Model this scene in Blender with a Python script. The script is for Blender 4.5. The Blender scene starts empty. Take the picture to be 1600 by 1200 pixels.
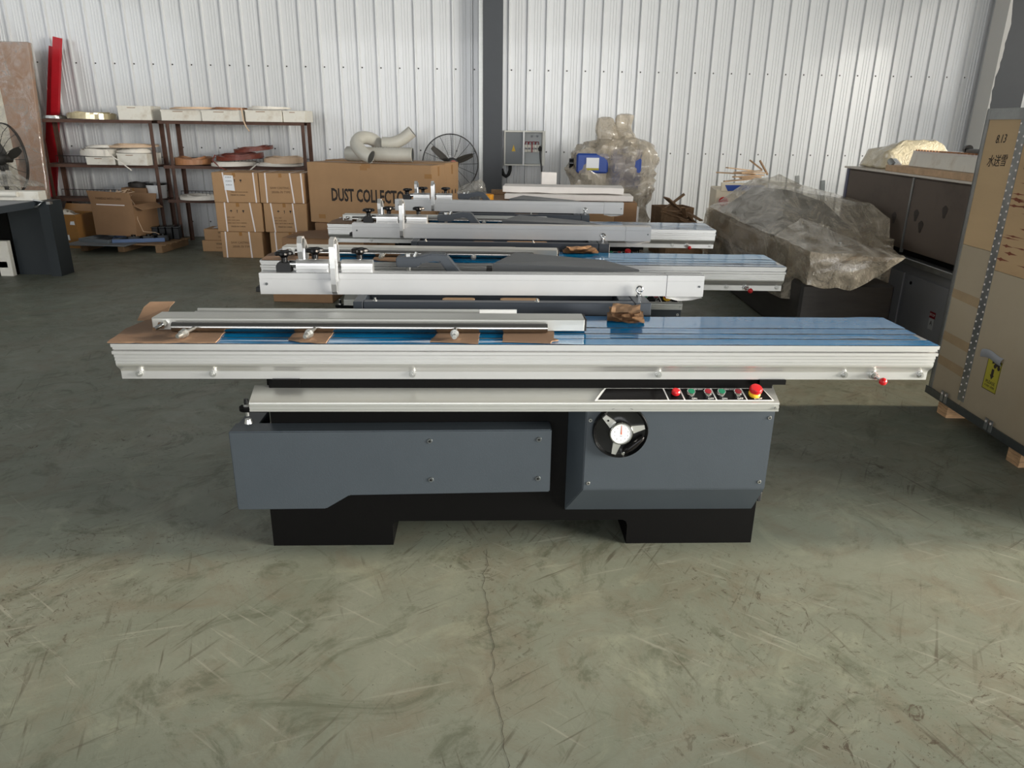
import bpy, bmesh, math, random
from mathutils import Vector, Matrix, noise
R = math.radians
sc = bpy.context.scene
COL = sc.collection
random.seed(7)

# ---------------------------------------------------------------- camera
cam_d = bpy.data.cameras.new('camera')
cam_d.sensor_fit = 'HORIZONTAL'; cam_d.sensor_width = 36.0
cam_d.lens = 36.0 * 1150 / 1600
cam_d.clip_start = 0.05; cam_d.clip_end = 200
cam = bpy.data.objects.new('camera', cam_d); COL.objects.link(cam)
cam.matrix_world = Matrix.Translation((0, 0, 1.646)) @ Matrix.Rotation(R(90 - 19.5), 4, 'X') @ Matrix.Rotation(R(0.8), 4, 'Z')
sc.camera = cam

# ---------------------------------------------------------------- world, sun, openings
sc.view_settings.view_transform = 'Standard'
sc.view_settings.look = 'None'
sc.view_settings.gamma = 1.0
sc.view_settings.use_curve_mapping = False
sc.view_settings.exposure = 0.12
w = bpy.data.worlds.new('world'); sc.world = w; w.use_nodes = True
bg = w.node_tree.nodes['Background']
bg.inputs['Color'].default_value = (0.80, 0.87, 1.0, 1); bg.inputs['Strength'].default_value = 1.2

def sun(name, elev, azim, strength, color, angle):
    # azim: degrees from +X towards +Y of the place the light comes FROM
    d = bpy.data.lights.new(name, 'SUN'); d.energy = strength; d.color = color; d.angle = R(angle)
    o = bpy.data.objects.new(name, d); COL.objects.link(o)
    v = Vector((math.cos(R(elev)) * math.cos(R(azim)), math.cos(R(elev)) * math.sin(R(azim)), math.sin(R(elev))))
    o.rotation_euler = v.to_track_quat('Z', 'Y').to_euler()
    o.location = v * 30
    return o
def area(name, loc, aim, sx, sy, power, color, spread=180):
    d = bpy.data.lights.new(name, 'AREA'); d.shape = 'RECTANGLE'; d.size = sx; d.size_y = sy
    d.energy = power; d.color = color; d.spread = R(spread)
    o = bpy.data.objects.new(name, d); COL.objects.link(o)
    o.location = loc
    o.rotation_euler = (Vector(aim) - Vector(loc)).to_track_quat('-Z', 'Y').to_euler()
    return o
# low warm sun coming in through the wide door in the right wall
sun('sun', 10.0, 2.0, 9.0, (1.0, 0.83, 0.64), 4.0)
# daylight filling the openings: the door behind the camera, the right windows, the left windows, the roof lights
area('daylight_door_behind', (0.5, -12.4, 2.7), (0.5, 5.0, 2.2), 14.0, 4.6, 1080, (0.95, 0.97, 1.0))
area('daylight_windows_right', (10.7, 5.0, 3.3), (0.0, 5.0, 2.0), 12.0, 2.2, 260, (1.0, 0.95, 0.86))
area('daylight_door_right', (10.6, -0.4, 1.9), (0.0, 0.8, 0.6), 4.6, 3.6, 1400, (1.0, 0.97, 0.89), 120)
area('daylight_windows_left', (-9.2, 3.0, 3.3), (0.0, 4.0, 1.6), 10.0, 1.8, 190, (0.86, 0.92, 1.0))
area('daylight_roof', (0.0, 5.5, 5.3), (0.0, 5.5, 0.0), 14.0, 3.0, 25, (0.93, 0.96, 1.0))

# ---------------------------------------------------------------- materials
MATS = {}
def lin(c):
    return tuple((x / 12.92 if x <= 0.04045 else ((x + 0.055) / 1.055) ** 2.4) for x in [v / 255 for v in c])
def material(name, rgb, rough=0.5, metal=0.0, var=0.0, scale=6.0, bump=0.0, bscale=60.0, spec=0.5, alpha=1.0, coat=0.0, stretch=None, rvar=0.0, dirt=None, dirtscale=3.0, dirtamt=0.5):
    """rgb = sRGB 0-255 surface colour. var = colour variation by noise; bump = fine relief; dirt = stain colour."""
    if name in MATS: return MATS[name]
    m = bpy.data.materials.new(name); m.use_nodes = True
    nt = m.node_tree; N = nt.nodes; L = nt.links
    p = N['Principled BSDF']
    c = lin(rgb)
    p.inputs['Roughness'].default_value = rough; p.inputs['Metallic'].default_value = metal
    p.inputs['Specular IOR Level'].default_value = spec
    p.inputs['Base Color'].default_value = (*c, 1)
    if coat: p.inputs['Coat Weight'].default_value = coat; p.inputs['Coat Roughness'].default_value = 0.08
    tc = N.new('ShaderNodeTexCoord'); mp = N.new('ShaderNodeMapping')
    L.new(tc.outputs['Object'], mp.inputs['Vector'])
    if stretch: mp.inputs['Scale'].default_value = stretch
    if var or rvar:
        t = N.new('ShaderNodeTexNoise'); t.inputs['Scale'].default_value = scale; t.inputs['Detail'].default_value = 6
        t.inputs['Roughness'].default_value = 0.65
        L.new(mp.outputs['Vector'], t.inputs['Vector'])
    if var:
        mx = N.new('ShaderNodeMix'); mx.data_type = 'RGBA'
        a = tuple(max(0, v * (1 - var)) for v in c); b = tuple(min(1, v * (1 + var)) for v in c)
        mx.inputs[6].default_value = (*a, 1); mx.inputs[7].default_value = (*b, 1)
        cr = N.new('ShaderNodeMapRange'); cr.inputs[1].default_value = 0.3; cr.inputs[2].default_value = 0.7
        L.new(t.outputs['Fac'], cr.inputs[0]); L.new(cr.outputs[0], mx.inputs[0])
        out = mx.outputs[2]
        if dirt:
            t3 = N.new('ShaderNodeTexNoise'); t3.inputs['Scale'].default_value = dirtscale; t3.inputs['Detail'].default_value = 8
            t3.inputs['Roughness'].default_value = 0.7
            L.new(mp.outputs['Vector'], t3.inputs['Vector'])
            c3 = N.new('ShaderNodeMapRange'); c3.inputs[1].default_value = 0.52; c3.inputs[2].default_value = 0.72; c3.inputs[4].default_value = dirtamt
            L.new(t3.outputs['Fac'], c3.inputs[0])
            m3 = N.new('ShaderNodeMix'); m3.data_type = 'RGBA'; m3.inputs[7].default_value = (*lin(dirt), 1)
            L.new(c3.outputs[0], m3.inputs[0]); L.new(out, m3.inputs[6]); out = m3.outputs[2]
        L.new(out, p.inputs['Base Color'])
    if rvar:
        r = N.new('ShaderNodeMapRange'); r.inputs[3].default_value = max(0.02, rough - rvar); r.inputs[4].default_value = rough + rvar
        L.new(t.outputs['Fac'], r.inputs[0]); L.new(r.outputs[0], p.inputs['Roughness'])
    if bump:
        t2 = N.new('ShaderNodeTexNoise'); t2.inputs['Scale'].default_value = bscale; t2.inputs['Detail'].default_value = 4
        L.new(mp.outputs['Vector'], t2.inputs['Vector'])
        b = N.new('ShaderNodeBump'); b.inputs['Strength'].default_value = bump; b.inputs['Distance'].default_value = 0.01
        L.new(t2.outputs['Fac'], b.inputs['Height']); L.new(b.outputs['Normal'], p.inputs['Normal'])
    if alpha < 1: p.inputs['Alpha'].default_value = alpha
    MATS[name] = m
    return m

def wrap_material(name, rgb, fac_lo, fac_hi, scale=3.0, stretch=(1, 1, 1)):
    """clear stretch film: mostly see-through, with cloudy folds and a sharp gloss"""
    m = bpy.data.materials.new(name); m.use_nodes = True
    nt = m.node_tree; N = nt.nodes; L = nt.links
    p = N['Principled BSDF']; out = N['Material Output']
    p.inputs['Base Color'].default_value = (*lin(rgb), 1); p.inputs['Roughness'].default_value = 0.16
    p.inputs['Coat Weight'].default_value = 1.0; p.inputs['Coat Roughness'].default_value = 0.05
    tr = N.new('ShaderNodeBsdfTransparent'); mx = N.new('ShaderNodeMixShader')
    tr.inputs['Color'].default_value = (0.93, 0.91, 0.87, 1)
    tc = N.new('ShaderNodeTexCoord'); mp = N.new('ShaderNodeMapping'); mp.inputs['Scale'].default_value = stretch
    L.new(tc.outputs['Object'], mp.inputs['Vector'])
    t = N.new('ShaderNodeTexNoise'); t.inputs['Scale'].default_value = scale; t.inputs['Detail'].default_value = 8
    t.inputs['Roughness'].default_value = 0.7; t.inputs['Distortion'].default_value = 1.2
    L.new(mp.outputs['Vector'], t.inputs['Vector'])
    r = N.new('ShaderNodeMapRange'); r.inputs[1].default_value = 0.35; r.inputs[2].default_value = 0.68
    r.inputs[3].default_value = fac_lo; r.inputs[4].default_value = fac_hi
    L.new(t.outputs['Fac'], r.inputs[0]); L.new(r.outputs[0], mx.inputs['Fac'])
    t2 = N.new('ShaderNodeTexNoise'); t2.inputs['Scale'].default_value = scale * 5; t2.inputs['Detail'].default_value = 6
    t2.inputs['Distortion'].default_value = 2.0
    L.new(mp.outputs['Vector'], t2.inputs['Vector'])
    b = N.new('ShaderNodeBump'); b.inputs['Strength'].default_value = 0.75; b.inputs['Distance'].default_value = 0.03
    L.new(t2.outputs['Fac'], b.inputs['Height']); L.new(b.outputs['Normal'], p.inputs['Normal'])
    L.new(tr.outputs[0], mx.inputs[1]); L.new(p.outputs[0], mx.inputs[2]); L.new(mx.outputs[0], out.inputs['Surface'])
    MATS[name] = m
    return m

def floor_material():
    m = bpy.data.materials.new('floor_paint'); m.use_nodes = True
    nt = m.node_tree; N = nt.nodes; L = nt.links; p = N['Principled BSDF']
    tc = N.new('ShaderNodeTexCoord')
    def noise_n(scale, detail=8, rough=0.65, dist=0.0, sc3=(1, 1, 1), rot=0.0, off=(0, 0, 0)):
        m0 = N.new('ShaderNodeMapping'); m0.inputs['Rotation'].default_value = (0, 0, rot)
        mp = N.new('ShaderNodeMapping'); mp.inputs['Scale'].default_value = sc3; mp.inputs['Location'].default_value = off
        L.new(tc.outputs['Object'], m0.inputs['Vector']); L.new(m0.outputs['Vector'], mp.inputs['Vector'])
        t = N.new('ShaderNodeTexNoise'); t.inputs['Scale'].default_value = scale; t.inputs['Detail'].default_value = detail
        t.inputs['Roughness'].default_value = rough; t.inputs['Distortion'].default_value = dist
        L.new(mp.outputs['Vector'], t.inputs['Vector']); return t.outputs['Fac']
    def rng(s, lo, hi, a=0.0, b=1.0):
        r = N.new('ShaderNodeMapRange'); r.inputs[1].default_value = lo; r.inputs[2].default_value = hi; r.inputs[3].default_value = a; r.inputs[4].default_value = b
        L.new(s, r.inputs[0]); return r.outputs[0]
    def mix(fac, a, b):
        x = N.new('ShaderNodeMix'); x.data_type = 'RGBA'
        L.new(fac, x.inputs[0])
        for s, i in ((a, 6), (b, 7)):
            if isinstance(s, tuple): x.inputs[i].default_value = (*lin(s), 1)
            else: L.new(s, x.inputs[i])
        return x.outputs[2]
    def mul(a, b):
        x = N.new('ShaderNodeMath'); x.operation = 'MULTIPLY'; L.new(a, x.inputs[0]); L.new(b, x.inputs[1]); return x.outputs[0]
    c = mix(rng(noise_n(0.9, 9, 0.7, 0.6), 0.3, 0.7), (103, 109, 95), (125, 128, 115))
    c = mix(rng(noise_n(3.0, 9, 0.72, 1.5, off=(7, 3, 0)), 0.46, 0.70, 0, 0.55), c, (104, 93, 76))        # brown scuffs
    c = mix(rng(noise_n(2.2, 10, 0.75, 2.5, off=(1, 9, 0)), 0.53, 0.63, 0, 0.7), c, (82, 85, 70))       # dark smears
    c = mix(rng(noise_n(2.6, 8, 0.7, 1.0, off=(4, 2, 0)), 0.55, 0.68, 0, 0.5), c, (138, 142, 124))         # pale wear
    patch = rng(noise_n(1.1, 4, 0.5, 0.5, off=(2, 5, 0)), 0.45, 0.62)
    for k, (rot, sx, off) in enumerate(((0.5, 26, 0), (1.25, 30, 3), (-0.35, 24, 6), (2.2, 28, 9), (0.95, 40, 14))):       # tyre and drag scratches
        s = noise_n(1.6, 5, 0.6, 0.35, (sx, 1.6, 1), rot, (off, off, 0))
        pt = rng(noise_n(1.5, 3, 0.5, 0.5, off=(off + 3, 1, 0)), 0.48, 0.60)
        c = mix(mul(rng(s, 0.60, 0.68, 0, 0.75), pt), c, (76, 72, 60) if k % 2 == 0 else (140, 141, 128))
    c = mix(mul(rng(noise_n(9, 8, 0.8, 3.5, off=(3, 3, 1)), 0.57, 0.61, 0, 0.9), patch), c, (70, 62, 50))  # little curls of dirt
    c = mix(rng(noise_n(70, 2, 0.5), 0.70, 0.75, 0, 0.6), c, (60, 60, 50))
    L.new(c, p.inputs['Base Color'])
    L.new(rng(noise_n(2.5, 8, 0.7, 1), 0.3, 0.7, 0.38, 0.62), p.inputs['Roughness'])
    p.inputs['Specular IOR Level'].default_value = 0.4
    b = N.new('ShaderNodeBump'); b.inputs['Strength'].default_value = 0.12; b.inputs['Distance'].default_value = 0.01
    L.new(noise_n(14, 10, 0.75, 1.5), b.inputs['Height']); L.new(b.outputs['Normal'], p.inputs['Normal'])
    MATS['floor'] = m
    return m

M = material
M('sheet', (212, 213, 213), 0.30, 0.0, 0.04, 0.7, 0.5, 1.6, 0.6, coat=0.4)
M('sheet_plain', (170, 170, 168), 0.6)
M('ceiling_dark', (96, 98, 100), 0.7)
M('grease', (52, 44, 39), 0.4)
M('screw_dark', (70, 68, 64), 0.5, 0.6)
M('column', (62, 65, 69), 0.5, 0, 0.06, 3)
M('sealant', (205, 203, 198), 0.7)
M('alu', (216, 215, 212), 0.32, 0.75, 0.03, 2, stretch=(0.3, 12, 12))
M('alu_dull', (196, 196, 190), 0.36, 0.75, 0.04, 2, stretch=(0.3, 14, 14))
M('alu_face', (190, 190, 189), 0.42, 0.25, 0.04, 3)
M('chrome', (210, 210, 208), 0.12, 1.0)
M('zinc', (190, 190, 186), 0.3, 0.9)
M('steel_dark', (64, 69, 75), 0.45, 0.2, 0.05, 5, 0.08, 260)
M('frame_dark', (58, 63, 70), 0.42, 0.15, 0.05, 5)
M('hammer', (88, 90, 92), 0.42, 0.1, 0.05, 5, 0.2, 180)
M('cover', (59, 66, 72), 0.44, 0.0, 0.05, 4, 0.06, 300)
M('black_body', (5, 4.5, 4), 0.6, 0, 0.2, 4, 0.05, 200, 0.12)
M('black_plastic', (14, 14, 14), 0.25)
M('black_gloss', (14, 12, 12), 0.3, spec=0.25)
M('cover_dark', (34, 41, 45), 0.55, 0, 0.05, 4)
M('black_matte', (22, 22, 23), 0.6)
M('film', (6, 112, 166), 0.10, 0.0, 0.08, 5, 0.02, 5, 0.5, coat=0.3)
M('white', (236, 236, 234), 0.5)
M('white_line', (235, 233, 228), 0.5)
M('foam', (240, 234, 228), 0.8, 0, 0.04, 8, 0.15, 60)
M('red', (196, 24, 30), 0.3)
M('red_dark', (140, 18, 34), 0.3)
M('green', (14, 118, 84), 0.3)
M('yellow', (240, 190, 40), 0.4)
M('orange_tape', (238, 160, 28), 0.3)
M('needle', (216, 92, 50), 0.4)
M('ink', (44, 36, 30), 0.7)
M('ink_soft', (96, 72, 48), 0.8)
M('card', (172, 136, 98), 0.8, 0, 0.07, 3, 0.05, 90)
M('card_dark', (150, 116, 84), 0.85, 0, 0.10, 3, 0.08, 70)
M('card_edge', (124, 88, 56), 0.9, 0, 0.3, 60)
M('card_wad', (158, 122, 88), 0.85, 0, 0.12, 9, 0.1, 40)
M('card_pad', (128, 101, 78), 0.85, 0, 0.08, 6, 0.10, 50)
M('tape_tan', (160, 116, 66), 0.25, 0, 0.05, 5)
M('strap', (236, 226, 222), 0.45)
M('paper', (236, 238, 240), 0.7)
M('rust', (92, 66, 54), 0.7, 0.1, 0.25, 9, 0.1, 50)
M('redpaint', (188, 20, 34), 0.45, 0, 0.10, 6)
M('whitebox', (232, 228, 216), 0.7, 0, 0.05, 5, dirt=(170, 150, 120), dirtscale=5, dirtamt=0.5)
M('coil_white', (232, 226, 214), 0.5, 0, 0.06, 10)
M('coil_cream', (214, 186, 156), 0.5, 0, 0.10, 10)
M('coil_brown', (122, 58, 44), 0.35, 0, 0.2, 8)
M('coil_tan', (168, 116, 76), 0.4, 0, 0.2, 8)
M('coil_glass', (210, 196, 160), 0.15, 0.3, 0.2, 8)
M('board_brown', (170, 132, 106), 0.5, 0, 0.06, 2)
M('ply', (184, 154, 114), 0.65, 0, 0.06, 2.0, 0.05, 40, dirt=(160, 112, 74), dirtscale=2.2, dirtamt=0.35, stretch=(1, 0.6, 2.4))
M('ply_new', (188, 160, 120), 0.65, 0, 0.07, 1.5, 0.05, 40, stretch=(1, 0.5, 2.6))
M('ply_pale', (172, 158, 134), 0.65, 0, 0.06, 1.6, 0.05, 40, dirt=(150, 128, 100), dirtscale=1.6, dirtamt=0.3)
M('ply_edge', (198, 160, 120), 0.8, 0, 0.35, 30, stretch=(0.5, 0.5, 5))
M('stain', (122, 66, 44), 0.75)
M('galv', (150, 152, 150), 0.35, 0.7, 0.2, 8)
M('galv_dark', (92, 96, 96), 0.4, 0.6, 0.2, 8)
M('cab_grey', (150, 152, 156), 0.5, 0, 0.04, 3)
M('cab_brown', (96, 84, 74), 0.55, 0, 0.06, 2, dirt=(40, 34, 30), dirtscale=2.6, dirtamt=0.35)
M('cab_top', (214, 206, 194), 0.5, 0, 0.05, 4)
M('cab_side', (104, 106, 128), 0.5)
M('ebox', (224, 222, 212), 0.5)
M('ebox_door', (122, 126, 128), 0.5)
M('ebox_in', (186, 190, 190), 0.5)
M('rubber', (26, 25, 24), 0.6)
M('hose', (200, 196, 184), 0.35, 0, 0.06, 6)
M('fanblack', (48, 47, 45), 0.5, 0.2)
M('blade', (62, 58, 52), 0.5)
M('fanred', (196, 110, 96), 0.4)
M('bluemachine', (36, 70, 150), 0.4)
M('beige', (226, 214, 190), 0.55, 0, 0.05, 4)
M('slat', (196, 164, 130), 0.7, 0, 0.2, 12)
M('pallet', (136, 108, 78), 0.85, 0, 0.2, 8, 0.1, 40)
M('toolblue', (86, 110, 150), 0.5)
M('grey_tray', (112, 118, 122), 0.5)
M('dark_wrapped', (52, 50, 48), 0.5, 0, 0.3, 3, stretch=(1, 1, 6))
M('inner_tan', (150, 132, 108), 0.6, 0, 0.18, 4, stretch=(1, 1, 0.4))
M('inner_grey', (112, 110, 106), 0.6, 0, 0.2, 3)
M('wire', (60, 56, 52), 0.5, 0.4)
M('crack', (52, 48, 38), 0.9)
M('wood_scrap', (140, 112, 84), 0.85, 0, 0.3, 14)
M('yellow_label', (176, 166, 52), 0.6)
M('danger_yellow', (210, 170, 30), 0.5)
wrap_material('wrap', (206, 194, 174), 0.30, 0.85, 3.0, (1, 1, 0.5))
wrap_material('wrap_tight', (214, 202, 180), 0.15, 0.80, 3.0, (2.2, 0.7, 1.6))
wrap_material('wrap_beige', (226, 212, 178), 0.7, 0.95, 3)
wrap_material('wrap_clear', (220, 218, 212), 0.06, 0.45, 6)
floor_material()
# ---------------------------------------------------------------- mesh tools
class MB:
    def __init__(s): s.v = []; s.f = []; s.sm = []
    def add(s, vs, fs, smooth=False, mtx=None):
        o = len(s.v)
        s.v += [tuple(mtx @ Vector(p)) if mtx else tuple(p) for p in vs]
        s.f += [tuple(i + o for i in f) for f in fs]; s.sm += [smooth] * len(fs)
        return s
    def box(s, x0, x1, y0, y1, z0, z1, b=0.0, mtx=None):
        if b <= 0 or min(x1 - x0, y1 - y0, z1 - z0) <= 2.05 * b:
            vs = [(x, y, z) for x in (x0, x1) for y in (y0, y1) for z in (z0, z1)]
            return s.add(vs, [(0, 1, 3, 2), (4, 6, 7, 5), (0, 4, 5, 1), (2, 3, 7, 6), (0, 2, 6, 4), (1, 5, 7, 3)], mtx=mtx)
        lo = (x0, y0, z0); hi = (x1, y1, z1); vs = []; idx = {}
        for i in range(8):
            sg = ((i >> 2) & 1, (i >> 1) & 1, i & 1)
            for a in range(3):      # vertex lying on the face of axis a
                p = [((hi[k] if sg[k] else lo[k]) if k == a else ((hi[k] - b) if sg[k] else (lo[k] + b))) for k in range(3)]
                idx[(i, a)] = len(vs); vs.append(tuple(p))
        fs = []
        def cid(x, y, z): return x * 4 + y * 2 + z
        quads = {0: [(0, 0), (0, 1), (1, 1), (1, 0)]}
        for a in range(3):
            o1, o2 = [k for k in range(3) if k != a]
            for side in (0, 1):
                q = []
                for u, v in ((0, 0), (1, 0), (1, 1), (0, 1)):
                    c = [0, 0, 0]; c[a] = side; c[o1] = u; c[o2] = v
                    q.append(idx[(cid(*c), a)])
                fs.append(tuple(q))
        for a in range(3):          # 12 edges along axis a
            o1, o2 = [k for k in range(3) if k != a]
            for u in (0, 1):
                for v in (0, 1):
                    c0 = [0, 0, 0]; c0[o1] = u; c0[o2] = v; c1 = list(c0); c1[a] = 1
                    i0, i1 = cid(*c0), cid(*c1)
                    fs.append((idx[(i0, o1)], idx[(i1, o1)], idx[(i1, o2)], idx[(i0, o2)]))
        for i in range(8): fs.append((idx[(i, 0)], idx[(i, 1)], idx[(i, 2)]))
        return s.add(vs, fs, mtx=mtx)
    def cyl(s, p0, p1, r0, r1=None, n=16, cap=True, mtx=None, smooth=True):
        r1 = r0 if r1 is None else r1
        p0 = Vector(p0); p1 = Vector(p1); d = (p1 - p0).normalized()
        q = d.to_track_quat('Z', 'Y'); vs = []
        for p, r in ((p0, r0), (p1, r1)):
            for k in range(n):
                a = 2 * math.pi * k / n; vs.append(p + q @ Vector((r * math.cos(a), r * math.sin(a), 0)))
        s.add(vs, [(k, (k + 1) % n, n + (k + 1) % n, n + k) for k in range(n)], smooth, mtx)
        if cap:
            s.add(vs[:n], [tuple(range(n))[::-1]], False, mtx); s.add(vs[n:], [tuple(range(n))], False, mtx)
        return s
    def tube(s, path, r, n=8, closed=False, mtx=None, cap=True):
        pts = [Vector(p) for p in path]; m = len(pts); rings = []; up = None
        for i, p in enumerate(pts):
            a = pts[(i - 1) % m] if (closed or i > 0) else p; b = pts[(i + 1) % m] if (closed or i < m - 1) else p
            t = (b - a)
            if t.length < 1e-9: t = Vector((0, 0, 1))
            t.normalize()
            if up is None:
                up = t.orthogonal().normalized()
            else:
                up = (up - t * up.dot(t))
                up = up.normalized() if up.length > 1e-6 else t.orthogonal().normalized()
            bi = t.cross(up); rr = r[i] if isinstance(r, (list, tuple)) else r
            rings.append([p + up * (rr * math.cos(2 * math.pi * k / n)) + bi * (rr * math.sin(2 * math.pi * k / n)) for k in range(n)])
        return s.loft(rings, closed, cap=cap and not closed, mtx=mtx)
    def loft(s, rings, closed=False, cap=True, smooth=True, mtx=None):
        n = len(rings[0]); m = len(rings); vs = [p for r in rings for p in r]; fs = []
        for i in range(m if closed else m - 1):
            j = (i + 1) % m
            fs += [(i * n + k, i * n + (k + 1) % n, j * n + (k + 1) % n, j * n + k) for k in range(n)]
        s.add(vs, fs, smooth, mtx)
        if cap and not closed:
            s.add(rings[0], [tuple(range(n))[::-1]], False, mtx); s.add(rings[-1], [tuple(range(n))], False, mtx)
        return s
    def lathe(s, prof, n=24, mtx=None, smooth=True):
        rings = [[(r * math.cos(2 * math.pi * k / n), r * math.sin(2 * math.pi * k / n), z) for k in range(n)] for r, z in prof]
        return s.loft(rings, False, True, smooth, mtx)
    def prism(s, poly, axis, a0, a1, mtx=None):
        """poly in the plane normal to axis: 'x' -> (y,z), 'y' -> (x,z), 'z' -> (x,y)"""
        def P(u, v, a): return (a, u, v) if axis == 'x' else ((u, a, v) if axis == 'y' else (u, v, a))
        n = len(poly)
        vs = [P(u, v, a0) for u, v in poly] + [P(u, v, a1) for u, v in poly]
        return s.add(vs, [tuple(range(n))[::-1], tuple(range(n, 2 * n))] + [(k, (k + 1) % n, n + (k + 1) % n, n + k) for k in range(n)], mtx=mtx)
    def grid(s, fn, nu, nv, smooth=True, mtx=None):
        vs = [fn(i / nu, j / nv) for j in range(nv + 1) for i in range(nu + 1)]
        fs = [(j * (nu + 1) + i, j * (nu + 1) + i + 1, (j + 1) * (nu + 1) + i + 1, (j + 1) * (nu + 1) + i) for j in range(nv) for i in range(nu)]
        return s.add(vs, fs, smooth, mtx)
    def mesh(s, name):
        me = bpy.data.meshes.new(name); me.from_pydata(s.v, [], s.f); me.update()
        bm = bmesh.new(); bm.from_mesh(me)
        bmesh.ops.remove_doubles(bm, verts=bm.verts, dist=1e-6)
        bmesh.ops.recalc_face_normals(bm, faces=bm.faces)
        bm.to_mesh(me); bm.free()
        return me

def smooth_all(me, on=True):
    me.polygons.foreach_set('use_smooth', [on] * len(me.polygons))
def obj(name, mb, mat, parent=None, loc=None, rot=None, mtx=None, smooth=None):
    me = mb if isinstance(mb, bpy.types.Mesh) else mb.mesh(name)
    if not isinstance(mb, bpy.types.Mesh):
        if any(mb.sm) and smooth is None:
            smooth_all(me); me.set_sharp_from_angle(angle=R(38))
        elif smooth: smooth_all(me)
    if len(me.materials) == 0: me.materials.append(MATS[mat])
    o = bpy.data.objects.new(name, me); COL.objects.link(o)
    if parent: o.parent = parent
    if mtx is not None: o.matrix_local = mtx
    if loc is not None: o.location = loc
    if rot is not None: o.rotation_euler = rot
    return o
def tag(o, label, cat, group=None, kind=None):
    o['label'] = label; o['category'] = cat
    if group: o['group'] = group
    if kind: o['kind'] = kind
    return o
def thing(name, label, cat, loc=(0, 0, 0), rotz=0.0, group=None, rot=None):
    o = bpy.data.objects.new(name, None); COL.objects.link(o); o.empty_display_size = 0.1
    o.location = loc; o.rotation_euler = rot if rot else (0, 0, rotz)
    return tag(o, label, cat, group)
def struct(name, mb, mat, parent=None):
    o = obj(name, mb, mat, parent)
    if parent is None: o['kind'] = 'structure'
    return o
def copy_tree(o, parent=None):
    c = o.copy(); COL.objects.link(c)
    if parent: c.parent = parent
    for ch in list(o.children): copy_tree(ch, c)
    return c

TXT = {}
def text_mesh(s, size, align='CENTER', extrude=0.0004, shear=0.0, sx=1.0, bold=0.0):
    key = (s, size, align, shear, sx, bold)
    if key in TXT: return TXT[key]
    cu = bpy.data.curves.new('lettering', 'FONT'); cu.body = s; cu.size = size; cu.align_x = align; cu.align_y = 'CENTER'
    cu.extrude = extrude; cu.offset = bold; cu.shear = shear; cu.resolution_u = 2
    o = bpy.data.objects.new('tmp_text', cu); COL.objects.link(o)
    dg = bpy.context.evaluated_depsgraph_get(); dg.update()
    me = bpy.data.meshes.new_from_object(o.evaluated_get(dg))
    bpy.data.objects.remove(o); me.name = 'lettering'
    if sx != 1.0: me.transform(Matrix.Scale(sx, 4, (1, 0, 0)))
    me.materials.clear(); TXT[key] = me
    return me
def lettering(s, size, mat, parent, mtx, align='CENTER', shear=0.0, sx=1.0, name='lettering', bold=0.0):
    me = text_mesh(s, size, align, shear=shear, sx=sx, bold=bold).copy()
    return obj(name, me, mat, parent, mtx=mtx)
def face_front(x, y, z, roll=0.0):
    """plane facing -Y"""
    return Matrix.Translation((x, y, z)) @ Matrix.Rotation(R(90), 4, 'X') @ Matrix.Rotation(roll, 4, 'Z')
def face_left(x, y, z, roll=0.0):
    """plane facing -X: reads from +Y to -Y"""
    return Matrix.Translation((x, y, z)) @ Matrix.Rotation(R(-90), 4, 'Z') @ Matrix.Rotation(R(90), 4, 'X') @ Matrix.Rotation(roll, 4, 'Z')
def face_right(x, y, z, roll=0.0):
    return Matrix.Translation((x, y, z)) @ Matrix.Rotation(R(90), 4, 'Z') @ Matrix.Rotation(R(90), 4, 'X') @ Matrix.Rotation(roll, 4, 'Z')
def circ(r, n=24, cx=0, cy=0, a0=0.0):
    return [(cx + r * math.cos(a0 + 2 * math.pi * k / n), cy + r * math.sin(a0 + 2 * math.pi * k / n)) for k in range(n)]
def nz(p, s=1.0, seed=0.0):
    return noise.noise(Vector((p[0] * s + seed, p[1] * s - seed, p[2] * s + seed * 0.37)))
def crumple(me, amp, scale, seed=0.0, cuts=0, ridged=False):
    if cuts:
        bm = bmesh.new(); bm.from_mesh(me)
        bmesh.ops.subdivide_edges(bm, edges=bm.edges, cuts=cuts, use_grid_fill=True)
        bm.to_mesh(me); bm.free()
    for v in me.vertices:
        p = v.co
        a = nz(p, scale, seed); b = nz(p, scale, seed + 11); c = nz(p, scale, seed + 23)
        if ridged: a = 1 - 2 * abs(a); b = 1 - 2 * abs(b); c = 1 - 2 * abs(c)
        v.co = p + Vector((a, b, c)) * amp
    me.update()
def hull_mesh(pts, name='hull'):
    bm = bmesh.new()
    for p in pts: bm.verts.new(p)
    r = bmesh.ops.convex_hull(bm, input=bm.verts)
    junk = [e for e in r['geom_interior'] if isinstance(e, bmesh.types.BMVert)]
    bmesh.ops.delete(bm, geom=junk, context='VERTS')
    bmesh.ops.recalc_face_normals(bm, faces=bm.faces)
    me = bpy.data.meshes.new(name); bm.to_mesh(me); bm.free()
    return me
# ---------------------------------------------------------------- the room
f = MB(); f.box(-9.7, 11.3, -13.2, 12.2, -0.2, 0.0)
floor = struct('floor', f, 'floor')
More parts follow.
